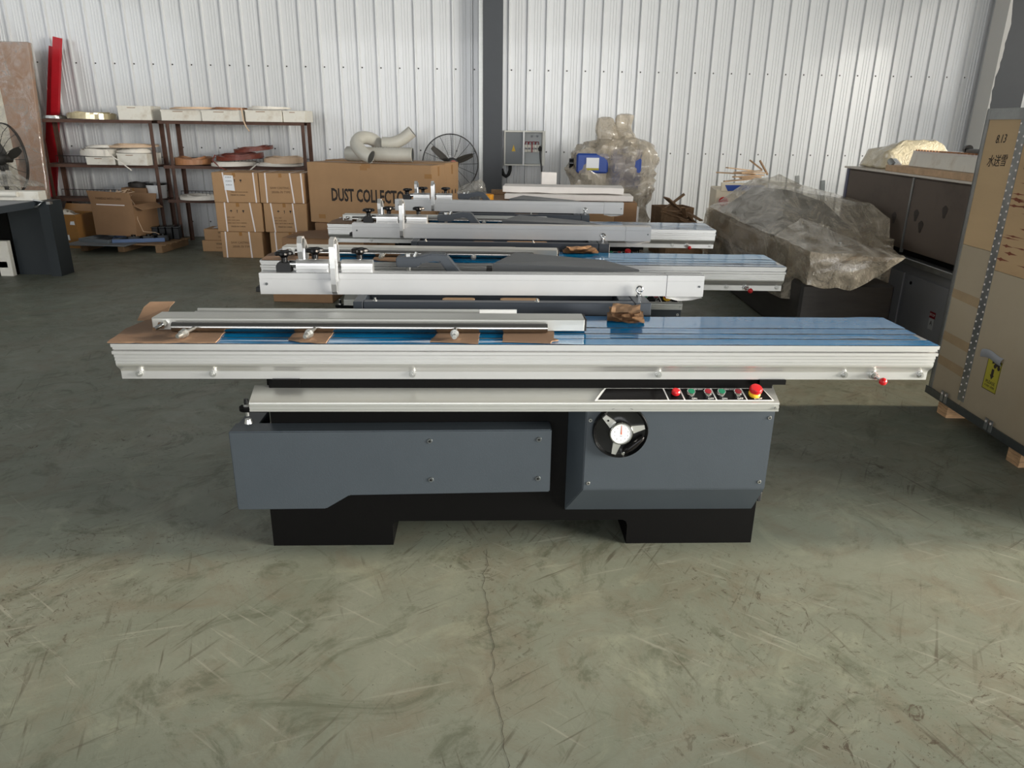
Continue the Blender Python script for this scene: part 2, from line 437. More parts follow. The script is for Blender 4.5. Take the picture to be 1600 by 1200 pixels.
# a crack running towards the camera
rnd = random.Random(3)
pts = []; x = -0.09
for k in range(60):
    y = 2.62 - k * 0.03
    x += rnd.uniform(-0.012, 0.0125) + (0.0015 if k < 30 else -0.001)
    pts.append((x, y))
cr = MB()
for i in range(len(pts) - 1):
    (xa, ya), (xb, yb) = pts[i], pts[i + 1]
    wa = 0.0003 + 0.0007 * abs(math.sin(i * 1.7)); wb = 0.0003 + 0.0007 * abs(math.sin((i + 1) * 1.7))
    cr.add([(xa - wa, ya, 0.0008), (xa + wa, ya, 0.0008), (xb + wb, yb, 0.0008), (xb - wb, yb, 0.0008)], [(0, 1, 2, 3)])
obj('crack', cr, 'crack', floor)

WALL_YAW = R(2.2)
bk = MB(); bk.box(-9.8, 11.6, 0.045, 0.12, 0, 5.6)
wall_back = struct('wall_back', bk, 'sheet_plain'); wall_back.location = (0, 11.2, 0); wall_back.rotation_euler = (0, 0, WALL_YAW)
PITCH = 0.26
prof = [(0.0, 0.0)]
for r in range(4):
    o = r * PITCH
    prof += [(o + 0.006, 0.0), (o + 0.016, -0.031), (o + 0.036, -0.031), (o + 0.048, 0.0)]
    for q in (0.112, 0.152, 0.192):
        prof += [(o + q, 0.0), (o + q + 0.004, -0.0045), (o + q + 0.012, -0.0045), (o + q + 0.016, 0.0)]
prof.append((4 * PITCH - 0.0015, 0.0))
pm = MB()
vs = []
for (px, py) in prof: vs += [(px, py, 0.0), (px, py, 5.6)]
n = len(prof); pm.add(vs, [(2 * i, 2 * i + 2, 2 * i + 3, 2 * i + 1) for i in range(n - 1)])
vb = [(px, py + 0.012, z) for (px, py) in (prof[-1], prof[0]) for z in (0, 5.6)]
pm.add([(prof[0][0], 0.0, 0), (prof[0][0], 0.0, 5.6), (prof[0][0], 0.04, 5.6), (prof[0][0], 0.04, 0)], [(0, 1, 2, 3)])
pm.add([(prof[-1][0], 0.0, 0), (prof[-1][0], 0.0, 5.6), (prof[-1][0], 0.04, 5.6), (prof[-1][0], 0.04, 0)], [(0, 1, 2, 3)])
panel_me = pm.mesh('wall_panel'); panel_me.materials.append(MATS['sheet'])
sm_ = MB()
for r in range(4):
    for z in (0.22, 1.26, 2.35, 3.4):
        sm_.cyl((r * PITCH + 0.062, 0.0, z), (r * PITCH + 0.062, -0.008, z), 0.011, 0.008, 8)
screw_me = sm_.mesh('screws'); screw_me.materials.append(MATS['screw_dark'])
k = 0
x = -9.75
while x < 11.2:
    p = obj('wall_panel', panel_me, None, wall_back, loc=(x, 0, 0))
    s = obj('screws', screw_me, None, p); s['kind'] = 'stuff'
    x += 4 * PITCH
wl = MB(); wl.box(-9.7, -9.5, -13.2, 11.1, 0, 5.6); struct('wall_left', wl, 'sheet_plain')
wr = MB()
wr.box(11.0, 11.2, -13.2, 1.9, 0, 5.6); wr.box(11.0, 11.2, 5.4, 11.8, 0, 5.6); wr.box(11.0, 11.2, 1.9, 5.4, 4.1, 5.6)
struct('wall_right', wr, 'sheet_plain')
wf = MB(); wf.box(-9.7, 11.2, -13.2, -13.0, 0, 5.6); struct('wall_front', wf, 'sheet_plain')
ce = MB(); ce.box(-9.7, 11.2, -13.2, 12.2, 5.6, 5.7); struct('ceiling', ce, 'ceiling_dark')

# steel columns against the wall
def hcol(name, label, x, y, wdt, dep):
    t = thing(name, label, 'column', (x, y, 0), WALL_YAW)
    m = MB(); m.box(-wdt / 2, wdt / 2, -dep / 2, -dep / 2 + 0.016, 0, 5.55, 0.002); obj('flange', m, 'column', t)
    m = MB(); m.box(-wdt / 2, wdt / 2, dep / 2 - 0.016, dep / 2, 0, 5.55, 0.002); obj('flange', m, 'column', t)
    m = MB(); m.box(-0.008, 0.008, -dep / 2 + 0.016, dep / 2 - 0.016, 0, 5.55); obj('web', m, 'column', t)
    m = MB(); m.box(-wdt / 2 - 0.04, wdt / 2 + 0.04, -dep / 2 - 0.03, dep / 2, 0.0, 0.02); obj('base_plate', m, 'column', t)
    return t
c1 = hcol('steel_column', 'dark grey steel column in front of the white wall beside the electric box', -0.325, 10.98, 0.27, 0.30)
m = MB(); m.box(-0.19, -0.135, 0.06, 0.10, 0, 5.5); obj('cover_strip', m, 'alu_dull', c1)
c2 = hcol('steel_column', 'dark grey steel column in the top right corner behind the plywood crate', 6.84, 11.16, 0.46, 0.24)
rg = random.Random(5); m = MB()
zs = [0.6 + i * 0.06 for i in range(82)]
edge = []
e = -0.21
for i, z in enumerate(zs):
    tgt = -0.215 + 0.02 * max(0, min(1, (z - 2.2) / 0.5))
    e += (tgt - e) * 0.25 + rg.uniform(-0.013, 0.013)
    edge.append(e)
for i in range(len(zs) - 1):
    m.add([(-0.245, -0.125, zs[i]), (edge[i], -0.125, zs[i]), (edge[i + 1], -0.125, zs[i + 1]), (-0.245, -0.125, zs[i + 1])], [(0, 1, 2, 3)])
    m.add([(-0.245, -0.125, zs[i]), (-0.26, 0.17, zs[i]), (-0.26, 0.17, zs[i + 1]), (-0.245, -0.125, zs[i + 1])], [(0, 1, 2, 3)])
obj('sealant_edge', m, 'sealant', c2)
# ---------------------------------------------------------------- sliding table panel saws (local: x along the table, y away from camera, z up; origin under the table's front edge)
def rrect(x0, x1, z0, z1, r, n=4):
    out = []
    for cx, cz, a in ((x1 - r, z1 - r, 0), (x0 + r, z1 - r, 90), (x0 + r, z0 + r, 180), (x1 - r, z0 + r, 270)):
        for k in range(n + 1):
            t = R(a + 90 * k / n); out.append((cx + r * math.cos(t), cz + r * math.sin(t)))
    return out
def screw_head(name, parent, x, y, z, r, mat='zinc', recess=True):
    m = MB(); m.cyl((x, y, z), (x, y - 0.003, z), r, r * 0.85, 12)
    o = obj(name, m, mat, parent)
    if recess:
        m = MB(); m.cyl((x, y - 0.0031, z), (x, y - 0.0037, z), r * 0.42, n=6); obj('socket', m, 'black_plastic', o)
    return o

def build_saw(label, loc, rotz):
    t = thing('panel_saw', label, 'panel saw', loc, rotz, 'sliding table panel saws')
    # --- black base body with two feet
    bp = [(-1.04, 0), (-0.552, 0), (-0.552, 0.088), (-0.546, 0.104), (-0.532, 0.112), (0.392, 0.112), (0.406, 0.104), (0.412, 0.088), (0.412, 0), (0.94, 0), (0.94, 0.735), (-1.0, 0.735), (-1.0, 0.30), (-1.04, 0.30)]
    m = MB(); m.prism(bp, 'y', 0.10, 0.85); obj('base_body', m, 'black_body', t)
    m = MB(); m.box(-0.98, 0.92, 0.05, 0.32, 0.70, 0.745, 0.003); obj('table_carrier', m, 'black_body', t)
    for sx in (-0.96, 0.86):
        m = MB(); m.box(sx, sx + 0.10, 0.03, 0.06, 0.728, 0.746); obj('carrier_end', m, 'black_body', t)
    m = MB(); m.box(-0.70, 0.50, 0.44, 1.26, 0.80, 0.876, 0.004); obj('main_table', m, 'frame_dark', t)
    m = MB(); m.box(-0.66, 0.46, 0.86, 1.10, 0.15, 0.799, 0.004); obj('motor_housing', m, 'cover', t)
    m = MB(); m.box(-0.96, -0.02, 0.85, 1.05, 0.08, 0.15); obj('rear_foot', m, 'black_body', t)
    # --- sliding table
    L0, L1 = -1.505, 1.505
    pr = [(0.0, 0.89), (0.0, 0.8775), (0.010, 0.8765), (0.010, 0.866), (0.024, 0.866), (0.024, 0.862), (0.0, 0.862), (0.0, 0.851), (0.024, 0.851), (0.024, 0.8465), (0.011, 0.8465), (0.011, 0.836), (0.019, 0.836), (0.019, 0.833), (0.013, 0.833), (0.013, 0.823), (0.020, 0.823), (0.020, 0.820),
          (0.015, 0.82), (0.015, 0.812), (0.0155, 0.808), (0.01624, 0.8046), (0.01826, 0.8012), (0.02122, 0.7978), (0.02483, 0.7944), (0.02875, 0.791), (0.03267, 0.7876), (0.03628, 0.7842), (0.03924, 0.7808), (0.04126, 0.7774), (0.042, 0.774), (0.042, 0.745), (0.05, 0.742),
          (0.34, 0.742), (0.34, 0.775), (0.36, 0.80), (0.36, 0.862), (0.42, 0.87), (0.42, 0.89)]
    m = MB(); m.prism(pr, 'x', L0, L1); st = obj('sliding_table', m, 'alu', t)
    ends = [(0.0, 0.075), (0.083, 0.145), (0.153, 0.228), (0.236, 0.418)]
    for i, (a, b) in enumerate(ends):
        mm = MB(); nx = 60
        xr = L1 - 0.004 - (0.02 if i == 1 else 0) + (0.004 if i == 3 else 0)
        def fn(u, v, a=a, b=b, i=i, xr=xr):
            xx = L0 + 0.002 + (xr - L0) * u
            e = 0.0025 * math.sin(xx * 9 + i * 2) + 0.003 * nz((xx, i, 0), 7)
            yy = a + 0.003 + (b - a - 0.004) * v + (e if 0 < v < 1 else e * 0.9)
            if i == 0 and v == 0: yy = 0.001
            zz = 0.8912 + 0.0009 * (1 + nz((xx * 1.5, yy * 12, i), 3)) + (0.0035 * max(0, nz((xx, i, 5), 6)) if v in (0, 1) else 0)
            return (xx, yy, zz)
        mm.grid(fn, nx, 5); obj('protective_film', mm, 'film', st)
    for xb in (-1.44, -1.175, -0.445, 0.475, 1.185, 1.478):
        m = MB(); m.cyl((xb, 0.042, 0.764), (xb, 0.037, 0.764), 0.0125, n=14); m.cyl((xb, 0.037, 0.764), (xb, 0.031, 0.764), 0.0095, n=6, smooth=False)
        m.cyl((xb, 0.031, 0.764), (xb, 0.024, 0.764), 0.005, n=10); obj('bolt', m, 'zinc', st)
    m = MB(); m.cyl((1.295, 0.042, 0.764), (1.295, 0.03, 0.764), 0.016, n=14); m.cyl((1.295, 0.03, 0.764), (1.297, 0.015, 0.763), 0.011, n=10); m.cyl((1.297, 0.016, 0.763), (1.308, 0.000, 0.757), 0.0045, n=8)
    lk = obj('lock_lever', m, 'zinc', st)
    m = MB(); m.lathe([(0.0, -0.0145)] + [(0.0145 * math.sin(R(a)), -0.0145 * math.cos(R(a))) for a in range(20, 180, 20)] + [(0.0, 0.0145)], 16, Matrix.Translation((1.312, -0.006, 0.754)))
    obj('red_ball', m, 'red', lk)['label'] = 'red ball knob'
    m = MB(); m.box(L1, L1 + 0.018, 0.03, 0.06, 0.852, 0.872, 0.003); obj('end_stop', m, 'rubber', st)
    m = MB(); m.box(L1 - 0.01, L1 + 0.022, 0.05, 0.06, 0.838, 0.842); obj('latch_tongue', m, 'galv_dark', st)
    # --- control strip below the table
    sp = [(0.085, 0.7122), (0.006, 0.6765), (0.0015, 0.674), (0.0, 0.670), (0.0, 0.666), (0.003, 0.665), (0.003, 0.661), (0.0, 0.660), (0.0, 0.652), (0.003, 0.651), (0.003, 0.648), (0.0, 0.647), (0.0, 0.640), (0.085, 0.640)]
    sp = [(y - 0.022, z) for y, z in sp]
    m = MB(); m.prism(sp, 'x', -1.035, 0.925); cs = obj('control_strip', m, 'alu_dull', t)
    p0 = Vector((0, -0.016, 0.6775)); p1 = Vector((0, 0.046, 0.7055)); vdir = (p1 - p0).normalized(); nrm = Vector((0, -vdir.z, vdir.y)); VL = (p1 - p0).length
    Ms = Matrix(((1, 0, 0, 0), (0, vdir.y, nrm.y, p0.y), (0, vdir.z, nrm.z, p0.z), (0, 0, 0, 1)))   # u = x, v up the slope, w off it
    def quad(mb, pts, w0, w1): mb.prism(pts, 'z', w0, w1, Ms)
    def yv(v): return v
    def slant(x0, x1): return [(x0, 0.002), (x1, 0.002)]
    m = MB(); quad(m, [(0.232, 0.002), (0.905, 0.002), (0.878, VL - 0.001), (0.276, VL - 0.001), (0.262, VL * 0.75), (0.245, VL * 0.35)], 0.0012, 0.0042); pnl = obj('panel_face', m, 'white_line', cs)
    segs = [(0.243, 0.505), (0.511, 0.566), (0.572, 0.686), (0.692, 0.801), (0.807, 0.899)]
    for i, (a, b) in enumerate(segs):
        sh = 0.016 + 0.012 * i / 4
        tops = (a + (0.038 if i == 0 else -sh + 0.012), b - sh + 0.002)
        if i == 0: tops = (0.281, b - 0.010)
        else: tops = (a - 0.010, b - (0.010 if i < 4 else 0.022))
        m = MB(); quad(m, [(a, 0.0045), (b, 0.0045), (tops[1], VL - 0.003), (tops[0], VL - 0.003)], 0.0042, 0.0048); obj('panel_field', m, 'black_gloss', pnl)
    def button(x, v, kind):
        mt = Ms @ Matrix.Translation((x, v, 0.0048))
        if kind == 'stop':
            m = MB(); m.lathe([(0, 0), (0.022, 0), (0.0225, 0.007), (0.018, 0.011), (0.0, 0.011)], 20, mt); b = obj('stop_button', m, 'yellow', cs)
            m = MB(); m.lathe([(0, 0.011), (0.014, 0.011), (0.014, 0.018), (0.0235, 0.020), (0.024, 0.030), (0.020, 0.036), (0.0, 0.038)], 20, mt); obj('cap', m, 'red', b)
        elif kind == 'red_knob':
            m = MB(); m.lathe([(0, 0), (0.0165, 0), (0.0165, 0.006), (0, 0.006)], 18, mt); b = obj('push_button', m, 'black_plastic', cs)
            m = MB(); m.lathe([(0, 0.006), (0.0155, 0.006), (0.0155, 0.018), (0.012, 0.022), (0, 0.023)], 18, mt); obj('cap', m, 'red', b)
        else:
            m = MB(); m.lathe([(0, 0), (0.0165, 0), (0.0165, 0.012), (0.0155, 0.016), (0.0132, 0.0165), (0.0132, 0.014), (0, 0.014)], 18, mt); b = obj('push_button', m, 'chrome', cs)
            m = MB(); m.lathe([(0, 0.014), (0.0130, 0.014), (0.0125, 0.0175), (0, 0.018)], 18, mt); obj('cap', m, kind, b)
    vb = VL * 0.50
    for x, kd in ((0.538, 'red_knob'), (0.596, 'green'), (0.659, 'red_dark'), (0.711, 'green'), (0.773, 'red_dark'), (0.838, 'stop')): button(x, vb, kd)
    for x, s in ((0.606, 'ON'), (0.668, 'OFF'), (0.720, 'ON'), (0.779, 'OFF'), (0.847, 'STOP')):
        lettering(s, 0.0105, 'white_line', cs, Ms @ Matrix.Translation((x, 0.0105, 0.0053)), sx=1.25)
    for x, s in ((0.627, 'MAIN SAW'), (0.741, 'SCORING SAW')):
        lettering(s, 0.0085, 'white_line', cs, Ms @ Matrix.Translation((x, VL - 0.009, 0.0053)))
    m = MB(); m.cyl((0.912, -0.022, 0.654), (0.912, -0.027, 0.654), 0.006, 0.005, 10); obj('bolt', m, 'zinc', cs)
    # --- folded steel covers
    cp = [(-1.135, 0.215), (-0.795, 0.218), (-0.702, 0.276), (0.078, 0.288), (0.078, 0.552), (-1.135, 0.545)]
    m = MB(); m.prism(cp, 'y', 0.012, 0.099)
    me = m.mesh('cover')
    bm = bmesh.new(); bm.from_mesh(me)
    bmesh.ops.bevel(bm, geom=[e for e in bm.edges], offset=0.004, segments=2, affect='EDGES'); bm.to_mesh(me); bm.free()
    cv = obj('arm_cover', me, 'cover', t)
    m = MB(); m.box(-1.13, -1.045, 0.099, 0.24, 0.22, 0.54, 0.004); obj('cover_return', m, 'cover', cv)
    for x, z in ((-0.385, 0.506), (0.030, 0.512), (-0.384, 0.343), (0.030, 0.347)):
        screw_head('screw', cv, x, 0.012, z, 0.011, 'galv_dark')
    fr = [(0.205, 0.302), (0.925, 0.302), (0.925, 0.645), (0.205, 0.645)]
    bkp = [(0.148, 0.160), (0.925, 0.160), (0.925, 0.645), (0.148, 0.645)]
    m = MB(); m.add([(x, 0.004, z) for x, z in fr] + [(x, 0.0995, z) for x, z in bkp], [(0, 1, 2, 3), (0, 4, 5, 1), (1, 5, 6, 2), (2, 6, 7, 3), (3, 7, 4, 0), (7, 6, 5, 4)])
    me = m.mesh('cover'); bm = bmesh.new(); bm.from_mesh(me)
    bmesh.ops.bevel(bm, geom=[e for e in bm.edges], offset=0.003, segments=2, affect='EDGES'); bm.to_mesh(me); bm.free()
    cv = obj('control_cover', me, 'cover', t)
    for x, z in ((0.222, 0.594), (0.906, 0.604), (0.226, 0.330), (0.900, 0.333)):
        screw_head('screw', cv, x, 0.004, z, 0.008, 'zinc')
    m = MB(); m.box(0.926, 0.942, 0.06, 0.095, 0.215, 0.275, 0.003); m.cyl((0.942, 0.075, 0.255), (0.948, 0.075, 0.255), 0.005, n=10); obj('side_bracket', m, 'black_matte', t)
    # --- handwheel with revolution dial
    hw = MB(); Mw = face_front(0.336, 0.002, 0.553)
    hw.lathe([(0, 0.0), (0.106, 0.0), (0.106, 0.016), (0.1025, 0.022), (0.099, 0.016), (0.094, 0.010), (0.04, 0.006), (0, 0.006)], 48, Mw)
    wh = obj('handwheel', hw, 'black_plastic', t)
    for ang in (136, 14, -104):
        m = MB(); A = R(ang); Mr = Mw @ Matrix.Rotation(A, 4, 'Z')
        m.prism([(0.03, -0.018), (0.092, -0.0085), (0.092, 0.0085), (0.03, 0.018)], 'z', 0.004, 0.020, Mr)
        sp_ = obj('spoke', m, 'alu_dull', wh)
        if ang == 136:
            m = MB(); m.cyl((0.07, 0, 0.020), (0.07, 0, 0.0215), 0.004, n=12, mtx=Mr); obj('rivet', m, 'black_plastic', sp_)
    m = MB(); m.lathe([(0, 0.006), (0.046, 0.006), (0.046, 0.030), (0.043, 0.034), (0.0395, 0.034), (0.0395, 0.030), (0, 0.030)], 36, Mw); dl = obj('dial', m, 'chrome', wh)
    m = MB(); m.lathe([(0, 0.030), (0.039, 0.030), (0.039, 0.0312), (0, 0.0312)], 36, Mw); obj('dial_face', m, 'white', dl)
    m = MB()
    for k in range(50):
        a = 2 * math.pi * k / 50; r0 = 0.031 if k % 5 == 0 else 0.034
        m.prism([(r0, -0.0003), (0.037, -0.0003), (0.037, 0.0003), (r0, 0.0003)], 'z', 0.0312, 0.0316, Mw @ Matrix.Rotation(a, 4, 'Z'))
    tk = obj('dial_ticks', m, 'ink', dl); tk['kind'] = 'stuff'
    for k in range(10):
        a = math.pi / 2 - 2 * math.pi * k / 10
        if k: lettering(str(k), 0.007, 'ink', dl, Mw @ Matrix.Translation((0.026 * math.cos(a), 0.026 * math.sin(a), 0.0314)))
    lettering('mm', 0.006, 'ink', dl, Mw @ Matrix.Translation((0, -0.009, 0.0314)))
    m = MB(); m.prism([(-0.0022, -0.003), (0.0022, -0.003), (0.0007, 0.033), (-0.0007, 0.033)], 'z', 0.0316, 0.0326, Mw); obj('needle', m, 'needle', dl)
    Mg = Mw @ Matrix.Translation((0.012, -0.083, 0)) @ Matrix.Rotation(R(42), 4, 'Z')
    m = MB(); rs = []
    for q, rr in ((0.008, 0.006), (0.012, 0.0095), (0.03, 0.0115), (0.07, 0.0115), (0.092, 0.010), (0.100, 0.004)):
        rs.append([(q, rr * math.cos(2 * math.pi * k / 14), 0.026 + rr * math.sin(2 * math.pi * k / 14)) for k in range(14)])
    m.loft(rs, mtx=Mg); gp = obj('fold_grip', m, 'black_gloss', wh)
    m = MB(); m.cyl((0.0, 0, 0.008), (0.0, 0, 0.03), 0.006, n=12, mtx=Mg); m.cyl((0.0, 0, 0.026), (0.012, 0, 0.026), 0.004, n=10, mtx=Mg); obj('pivot', m, 'chrome', gp)
    # --- swing arm bracket at the left end
    m = MB(); m.prism([(-1.0, 0.07)] + [(-1.085 + 0.028 * math.cos(R(a)), 0.098 + 0.028 * math.sin(R(a))) for a in range(270, 89, -20)] + [(-1.0, 0.126)], 'z', 0.600, 0.614)
    br = obj('pivot_bracket', m, 'black_body', t)
    m = MB(); m.cyl((-1.085, 0.098, 0.575), (-1.085, 0.098, 0.622), 0.0075, n=12); m.cyl((-1.085, 0.098, 0.615), (-1.085, 0.098, 0.624), 0.0135, n=6, smooth=False); m.cyl((-1.085, 0.098, 0.545), (-1.085, 0.098, 0.562), 0.016, 0.012, 12)
    pb = obj('pivot_bolt', m, 'zinc', br)
    m = MB(); m.cyl((-1.085, 0.098, 0.624), (-1.085, 0.098, 0.645), 0.0095, 0.008, 12); obj('bolt_cap', m, 'black_plastic', pb)
    return t

SAW_POSE = [((0.076, 2.56, 0), R(2.2)), ((0.055, 4.19, 0), R(0.1)), ((0.05, 5.77, 0), R(-1.2))]
saw1 = build_saw('nearest blue-topped sliding table panel saw with its handwheel and control buttons in full view', *SAW_POSE[0])
SAWS = [saw1]
for i, lab in ((1, 'second sliding table panel saw from the camera, mostly hidden behind its long white fence'), (2, 'third and farthest sliding table panel saw, its table end beside the wrapped machine')):
    c = copy_tree(saw1); c.location, c.rotation_euler = SAW_POSE[i][0], (0, 0, SAW_POSE[i][1]); c['label'] = lab
    SAWS.append(c)
SAWNAME = ['nearest saw', 'second saw', 'third saw']
def pose(i, p, rz=0.0):
    (lx, ly, lz), a = SAW_POSE[i]
    return (lx + p[0] * math.cos(a) - p[1] * math.sin(a), ly + p[0] * math.sin(a) + p[1] * math.cos(a), p[2]), a + rz
# ---------------------------------------------------------------- loose parts packed on each saw
def mesh_pad(poly, z0, th, seed, amp=0.0015):
    """a cut piece of corrugated board with uneven edges"""
    rp = random.Random(seed); out = []
    for i, (x, y) in enumerate(poly):
        x2, y2 = poly[(i + 1) % len(poly)]
        n = max(2, int(math.hypot(x2 - x, y2 - y) / 0.03))
        for k in range(n):
            u = k / n; j = 0.0 if k == 0 else amp * 1.8
            out.append((x + (x2 - x) * u + rp.uniform(-j, j), y + (y2 - y) * u + rp.uniform(-j, j)))
    m = MB(); m.prism(out, 'z', z0, z0 + th)
    return m
def wad(seed, sx=0.07, sy=0.07, h=0.04):
    """crushed piece of folded cardboard: a few bent layers"""
    t = MB(); rp = random.Random(seed)
    for q in range(4):
        z = 0.003 + q * h / 4
        a = rp.uniform(-0.3, 0.3)
        def fn(u, v, q=q, z=z, a=a):
            x = (u - 0.5) * 2 * sx * (1 - 0.08 * q); y = (v - 0.5) * 2 * sy * (0.85 + 0.06 * q)
            return (x * math.cos(a) - y * math.sin(a), x * math.sin(a) + y * math.cos(a), z + 0.008 * nz((u * 3, v * 3, q + seed), 1.2) + 0.008 * (u - 0.5) ** 2)
        t.grid(fn, 7, 6, smooth=False)
        def fb(u, v, fn=fn):
            p = fn(u, v); return (p[0], p[1], p[2] + 0.0045)
        t.grid(fb, 7, 6, smooth=False)
    return t
def put(i, o, p, rz=0.0):
    l, a = pose(i, p, rz); o.location = l; o.rotation_euler = (0, 0, a); return o
def star_knob(parent, x, y, z, r=0.037):
    n = 30; rings = []
    for rr, zz, lob in ((0.014, 0.0, 0), (0.013, 0.018, 0), (0.022, 0.027, 0), (r * 0.9, 0.029, 1), (r, 0.034, 1), (r * 0.95, 0.042, 1), (r * 0.75, 0.046, 0.6), (r * 0.45, 0.041, 0), (0.001, 0.042, 0)):
        rings.append([((rr + (0.13 * r * math.cos(5 * 2 * math.pi * k / n) if lob else 0)) * math.cos(2 * math.pi * k / n), (rr + (0.13 * r * math.cos(5 * 2 * math.pi * k / n) if lob else 0)) * math.sin(2 * math.pi * k / n), zz) for k in range(n)])
    m = MB(); m.loft(rings, mtx=Matrix.Translation((x, y, z)))
    o = obj('star_knob', m, 'black_gloss', parent)
    m = MB(); m.cyl((x, y, z - 0.012), (x, y, z + 0.001), 0.006, n=10); obj('stud', m, 'zinc', o)
    return o
def make_fence():
    t = thing('crosscut_fence', '', 'fence')
    X0, X1, XS = -1.15, 0.79, 0.625
    pr = [(0.0, 0.0), (0.0, 0.066), (0.0018, 0.0665), (0.0018, 0.0685), (0.0, 0.069), (0.0, 0.092), (0.026, 0.092), (0.026, 0.086), (0.038, 0.086), (0.038, 0.092), (0.072, 0.092), (0.072, 0.0)]
    m = MB(); m.prism(pr, 'x', X0, XS); obj('beam', m, 'alu_face', t)
    m = MB(); m.prism([(y * 1.05 - 0.0015, z * 1.02 - 0.001) for y, z in pr], 'x', XS + 0.001, X1); sl = obj('end_sleeve', m, 'alu_face', t)
    m = MB(); m.cyl((X1 - 0.02, -0.001, 0.044), (X1 - 0.02, -0.004, 0.044), 0.005, n=10); obj('screw', m, 'galv_dark', sl)
    def fl(u, v): return (XS + 0.002 + (X1 - XS - 0.004) * u, -0.002 + 0.05 * v, -0.002 - 0.017 * math.sin(math.pi * (0.15 + 0.75 * u)) * (1 - v) + 0.003 * nz((u * 4, v, 0), 1))
    m = MB(); m.grid(fl, 14, 4); obj('film_flap', m, 'white', sl)
    m = MB(); m.cyl((X0 + 0.03, 0.0, 0.045), (X0 + 0.03, -0.003, 0.045), 0.006, n=10); obj('screw', m, 'galv_dark', t)
    m = MB(); m.box(X0 - 0.022, X0, 0.01, 0.06, 0.006, 0.028, 0.002); obj('end_block', m, 'rubber', t)
    # two flip stops clamped on top
    for s, (a, b, up) in enumerate(((-0.995, -0.855, True), (-0.800, -0.665, False))):
        yc, r = 0.046, 0.023
        bp = [(yc - r, 0.092)] + [(yc - r * math.cos(R(q)), 0.122 + r * math.sin(R(q))) for q in range(0, 181, 20)] + [(yc + r, 0.092)]
        m = MB(); m.prism(bp, 'x', a, b); m2 = obj('stop_body', m, 'alu', t)
        m = MB(); m.box(a + 0.005, b - 0.005, yc - r - 0.004, yc - r, 0.094, 0.106, 0.001); obj('clamp_strip', m, 'alu_face', m2)
        m = MB(); m.cyl((a - 0.03, yc, 0.124), (a, yc, 0.124), 0.016, n=16); m.cyl((a - 0.034, yc, 0.124), (a - 0.03, yc, 0.124), 0.011, n=16); obj('pivot_collar', m, 'chrome', m2)
        star_knob(m2, (a + b) / 2 + 0.01, yc, 0.148)
    m = MB(); m.prism([(-1.08, 0.092), (-1.018, 0.092), (-1.018, 0.118), (-1.026, 0.132), (-1.072, 0.132), (-1.08, 0.118)], 'y', 0.02, 0.07); bl = obj('lens_block', m, 'black_matte', t)
    star_knob(bl, -1.048, 0.046, 0.134)
    def arm(x0, x1, pts, wdt):
        left = []; right = []
        for k, (y, z) in enumerate(pts):
            a = pts[max(0, k - 1)]; b = pts[min(len(pts) - 1, k + 1)]
            d = Vector((b[0] - a[0], b[1] - a[1])).normalized(); nn = Vector((-d.y, d.x)) * wdt / 2
            left.append((y + nn.x, z + nn.y)); right.append((y - nn.x, z - nn.y))
        m = MB(); m.prism(left + right[::-1], 'x', x0, x1); return obj('flip_arm', m, 'alu', t)
    arm(-0.838, -0.816, [(0.046, 0.12), (0.058, 0.19), (0.05, 0.225), (0.022, 0.242), (-0.012, 0.236), (-0.026, 0.21), (-0.027, 0.12), (-0.024, 0.05), (-0.018, 0.018), (-0.006, 0.006)], 0.009)
    arm(-0.816, -0.808, [(0.046, 0.10), (0.04, 0.18), (0.022, 0.222), (-0.006, 0.216), (-0.012, 0.16), (-0.012, 0.06)], 0.014)
    arm(-0.985, -0.963, [(0.046, 0.13), (0.034, 0.18), (0.032, 0.215), (0.045, 0.238), (0.075, 0.236), (0.10, 0.21), (0.112, 0.16), (0.114, 0.11)], 0.009)
    arm(-0.963, -0.955, [(0.046, 0.12), (0.05, 0.19), (0.07, 0.222), (0.095, 0.19), (0.10, 0.14)], 0.014)
    return t
def make_outrigger():
    t = thing('outrigger_frame', '', 'frame')
    m = MB(); m.box(-0.688, 0.462, 0.0, 0.045, 0, 0.055, 0.003); obj('front_rail', m, 'frame_dark', t)
    m = MB(); m.box(0.463, 0.532, -0.002, 0.20, 0, 0.056, 0.003); obj('corner_block', m, 'steel_dark', t)
    m = MB(); m.box(-0.688, 0.5, 0.44, 0.48, 0, 0.055, 0.003); obj('rear_rail', m, 'frame_dark', t)
    m = MB(); m.box(-0.73, -0.689, 0.0, 0.48, 0, 0.0555, 0.003); obj('side_rail', m, 'frame_dark', t)
    m = MB(); m.box(-0.688, 0.404, 0.21, 0.25, 0, 0.055, 0.003); obj('cross_rail', m, 'frame_dark', t)
    m = MB(); m.box(0.405, 0.46, 0.06, 0.25, 0, 0.056, 0.003); sp = obj('end_bracket', m, 'steel_dark', t)
    m = MB(); m.cyl((0.432, 0.06, 0.03), (0.432, 0.055, 0.03), 0.011, n=6, smooth=False); obj('bolt', m, 'galv_dark', sp)
    for x, y in ((0.50, 0.11),):
        m = MB(); m.cyl((x, y, 0.056), (x, y, 0.068), 0.013, n=6, smooth=False); m.cyl((x, y, 0.068), (x, y, 0.078), 0.009, n=10)
        m.tube([(x + 0.013 * math.cos(2 * math.pi * k / 16), y, 0.092 + 0.013 * math.sin(2 * math.pi * k / 16)) for k in range(16)], 0.004, 8, True); obj('eye_bolt', m, 'chrome', t)
    for x in (-0.64, 0.045):
        m = MB(); m.lathe([(0, 0.055), (0.010, 0.055), (0.010, 0.058), (0.005, 0.059), (0.005, 0.068), (0, 0.069)], 12, Matrix.Translation((x, 0.022, 0))); obj('grease_nipple', m, 'zinc', t)
    return t
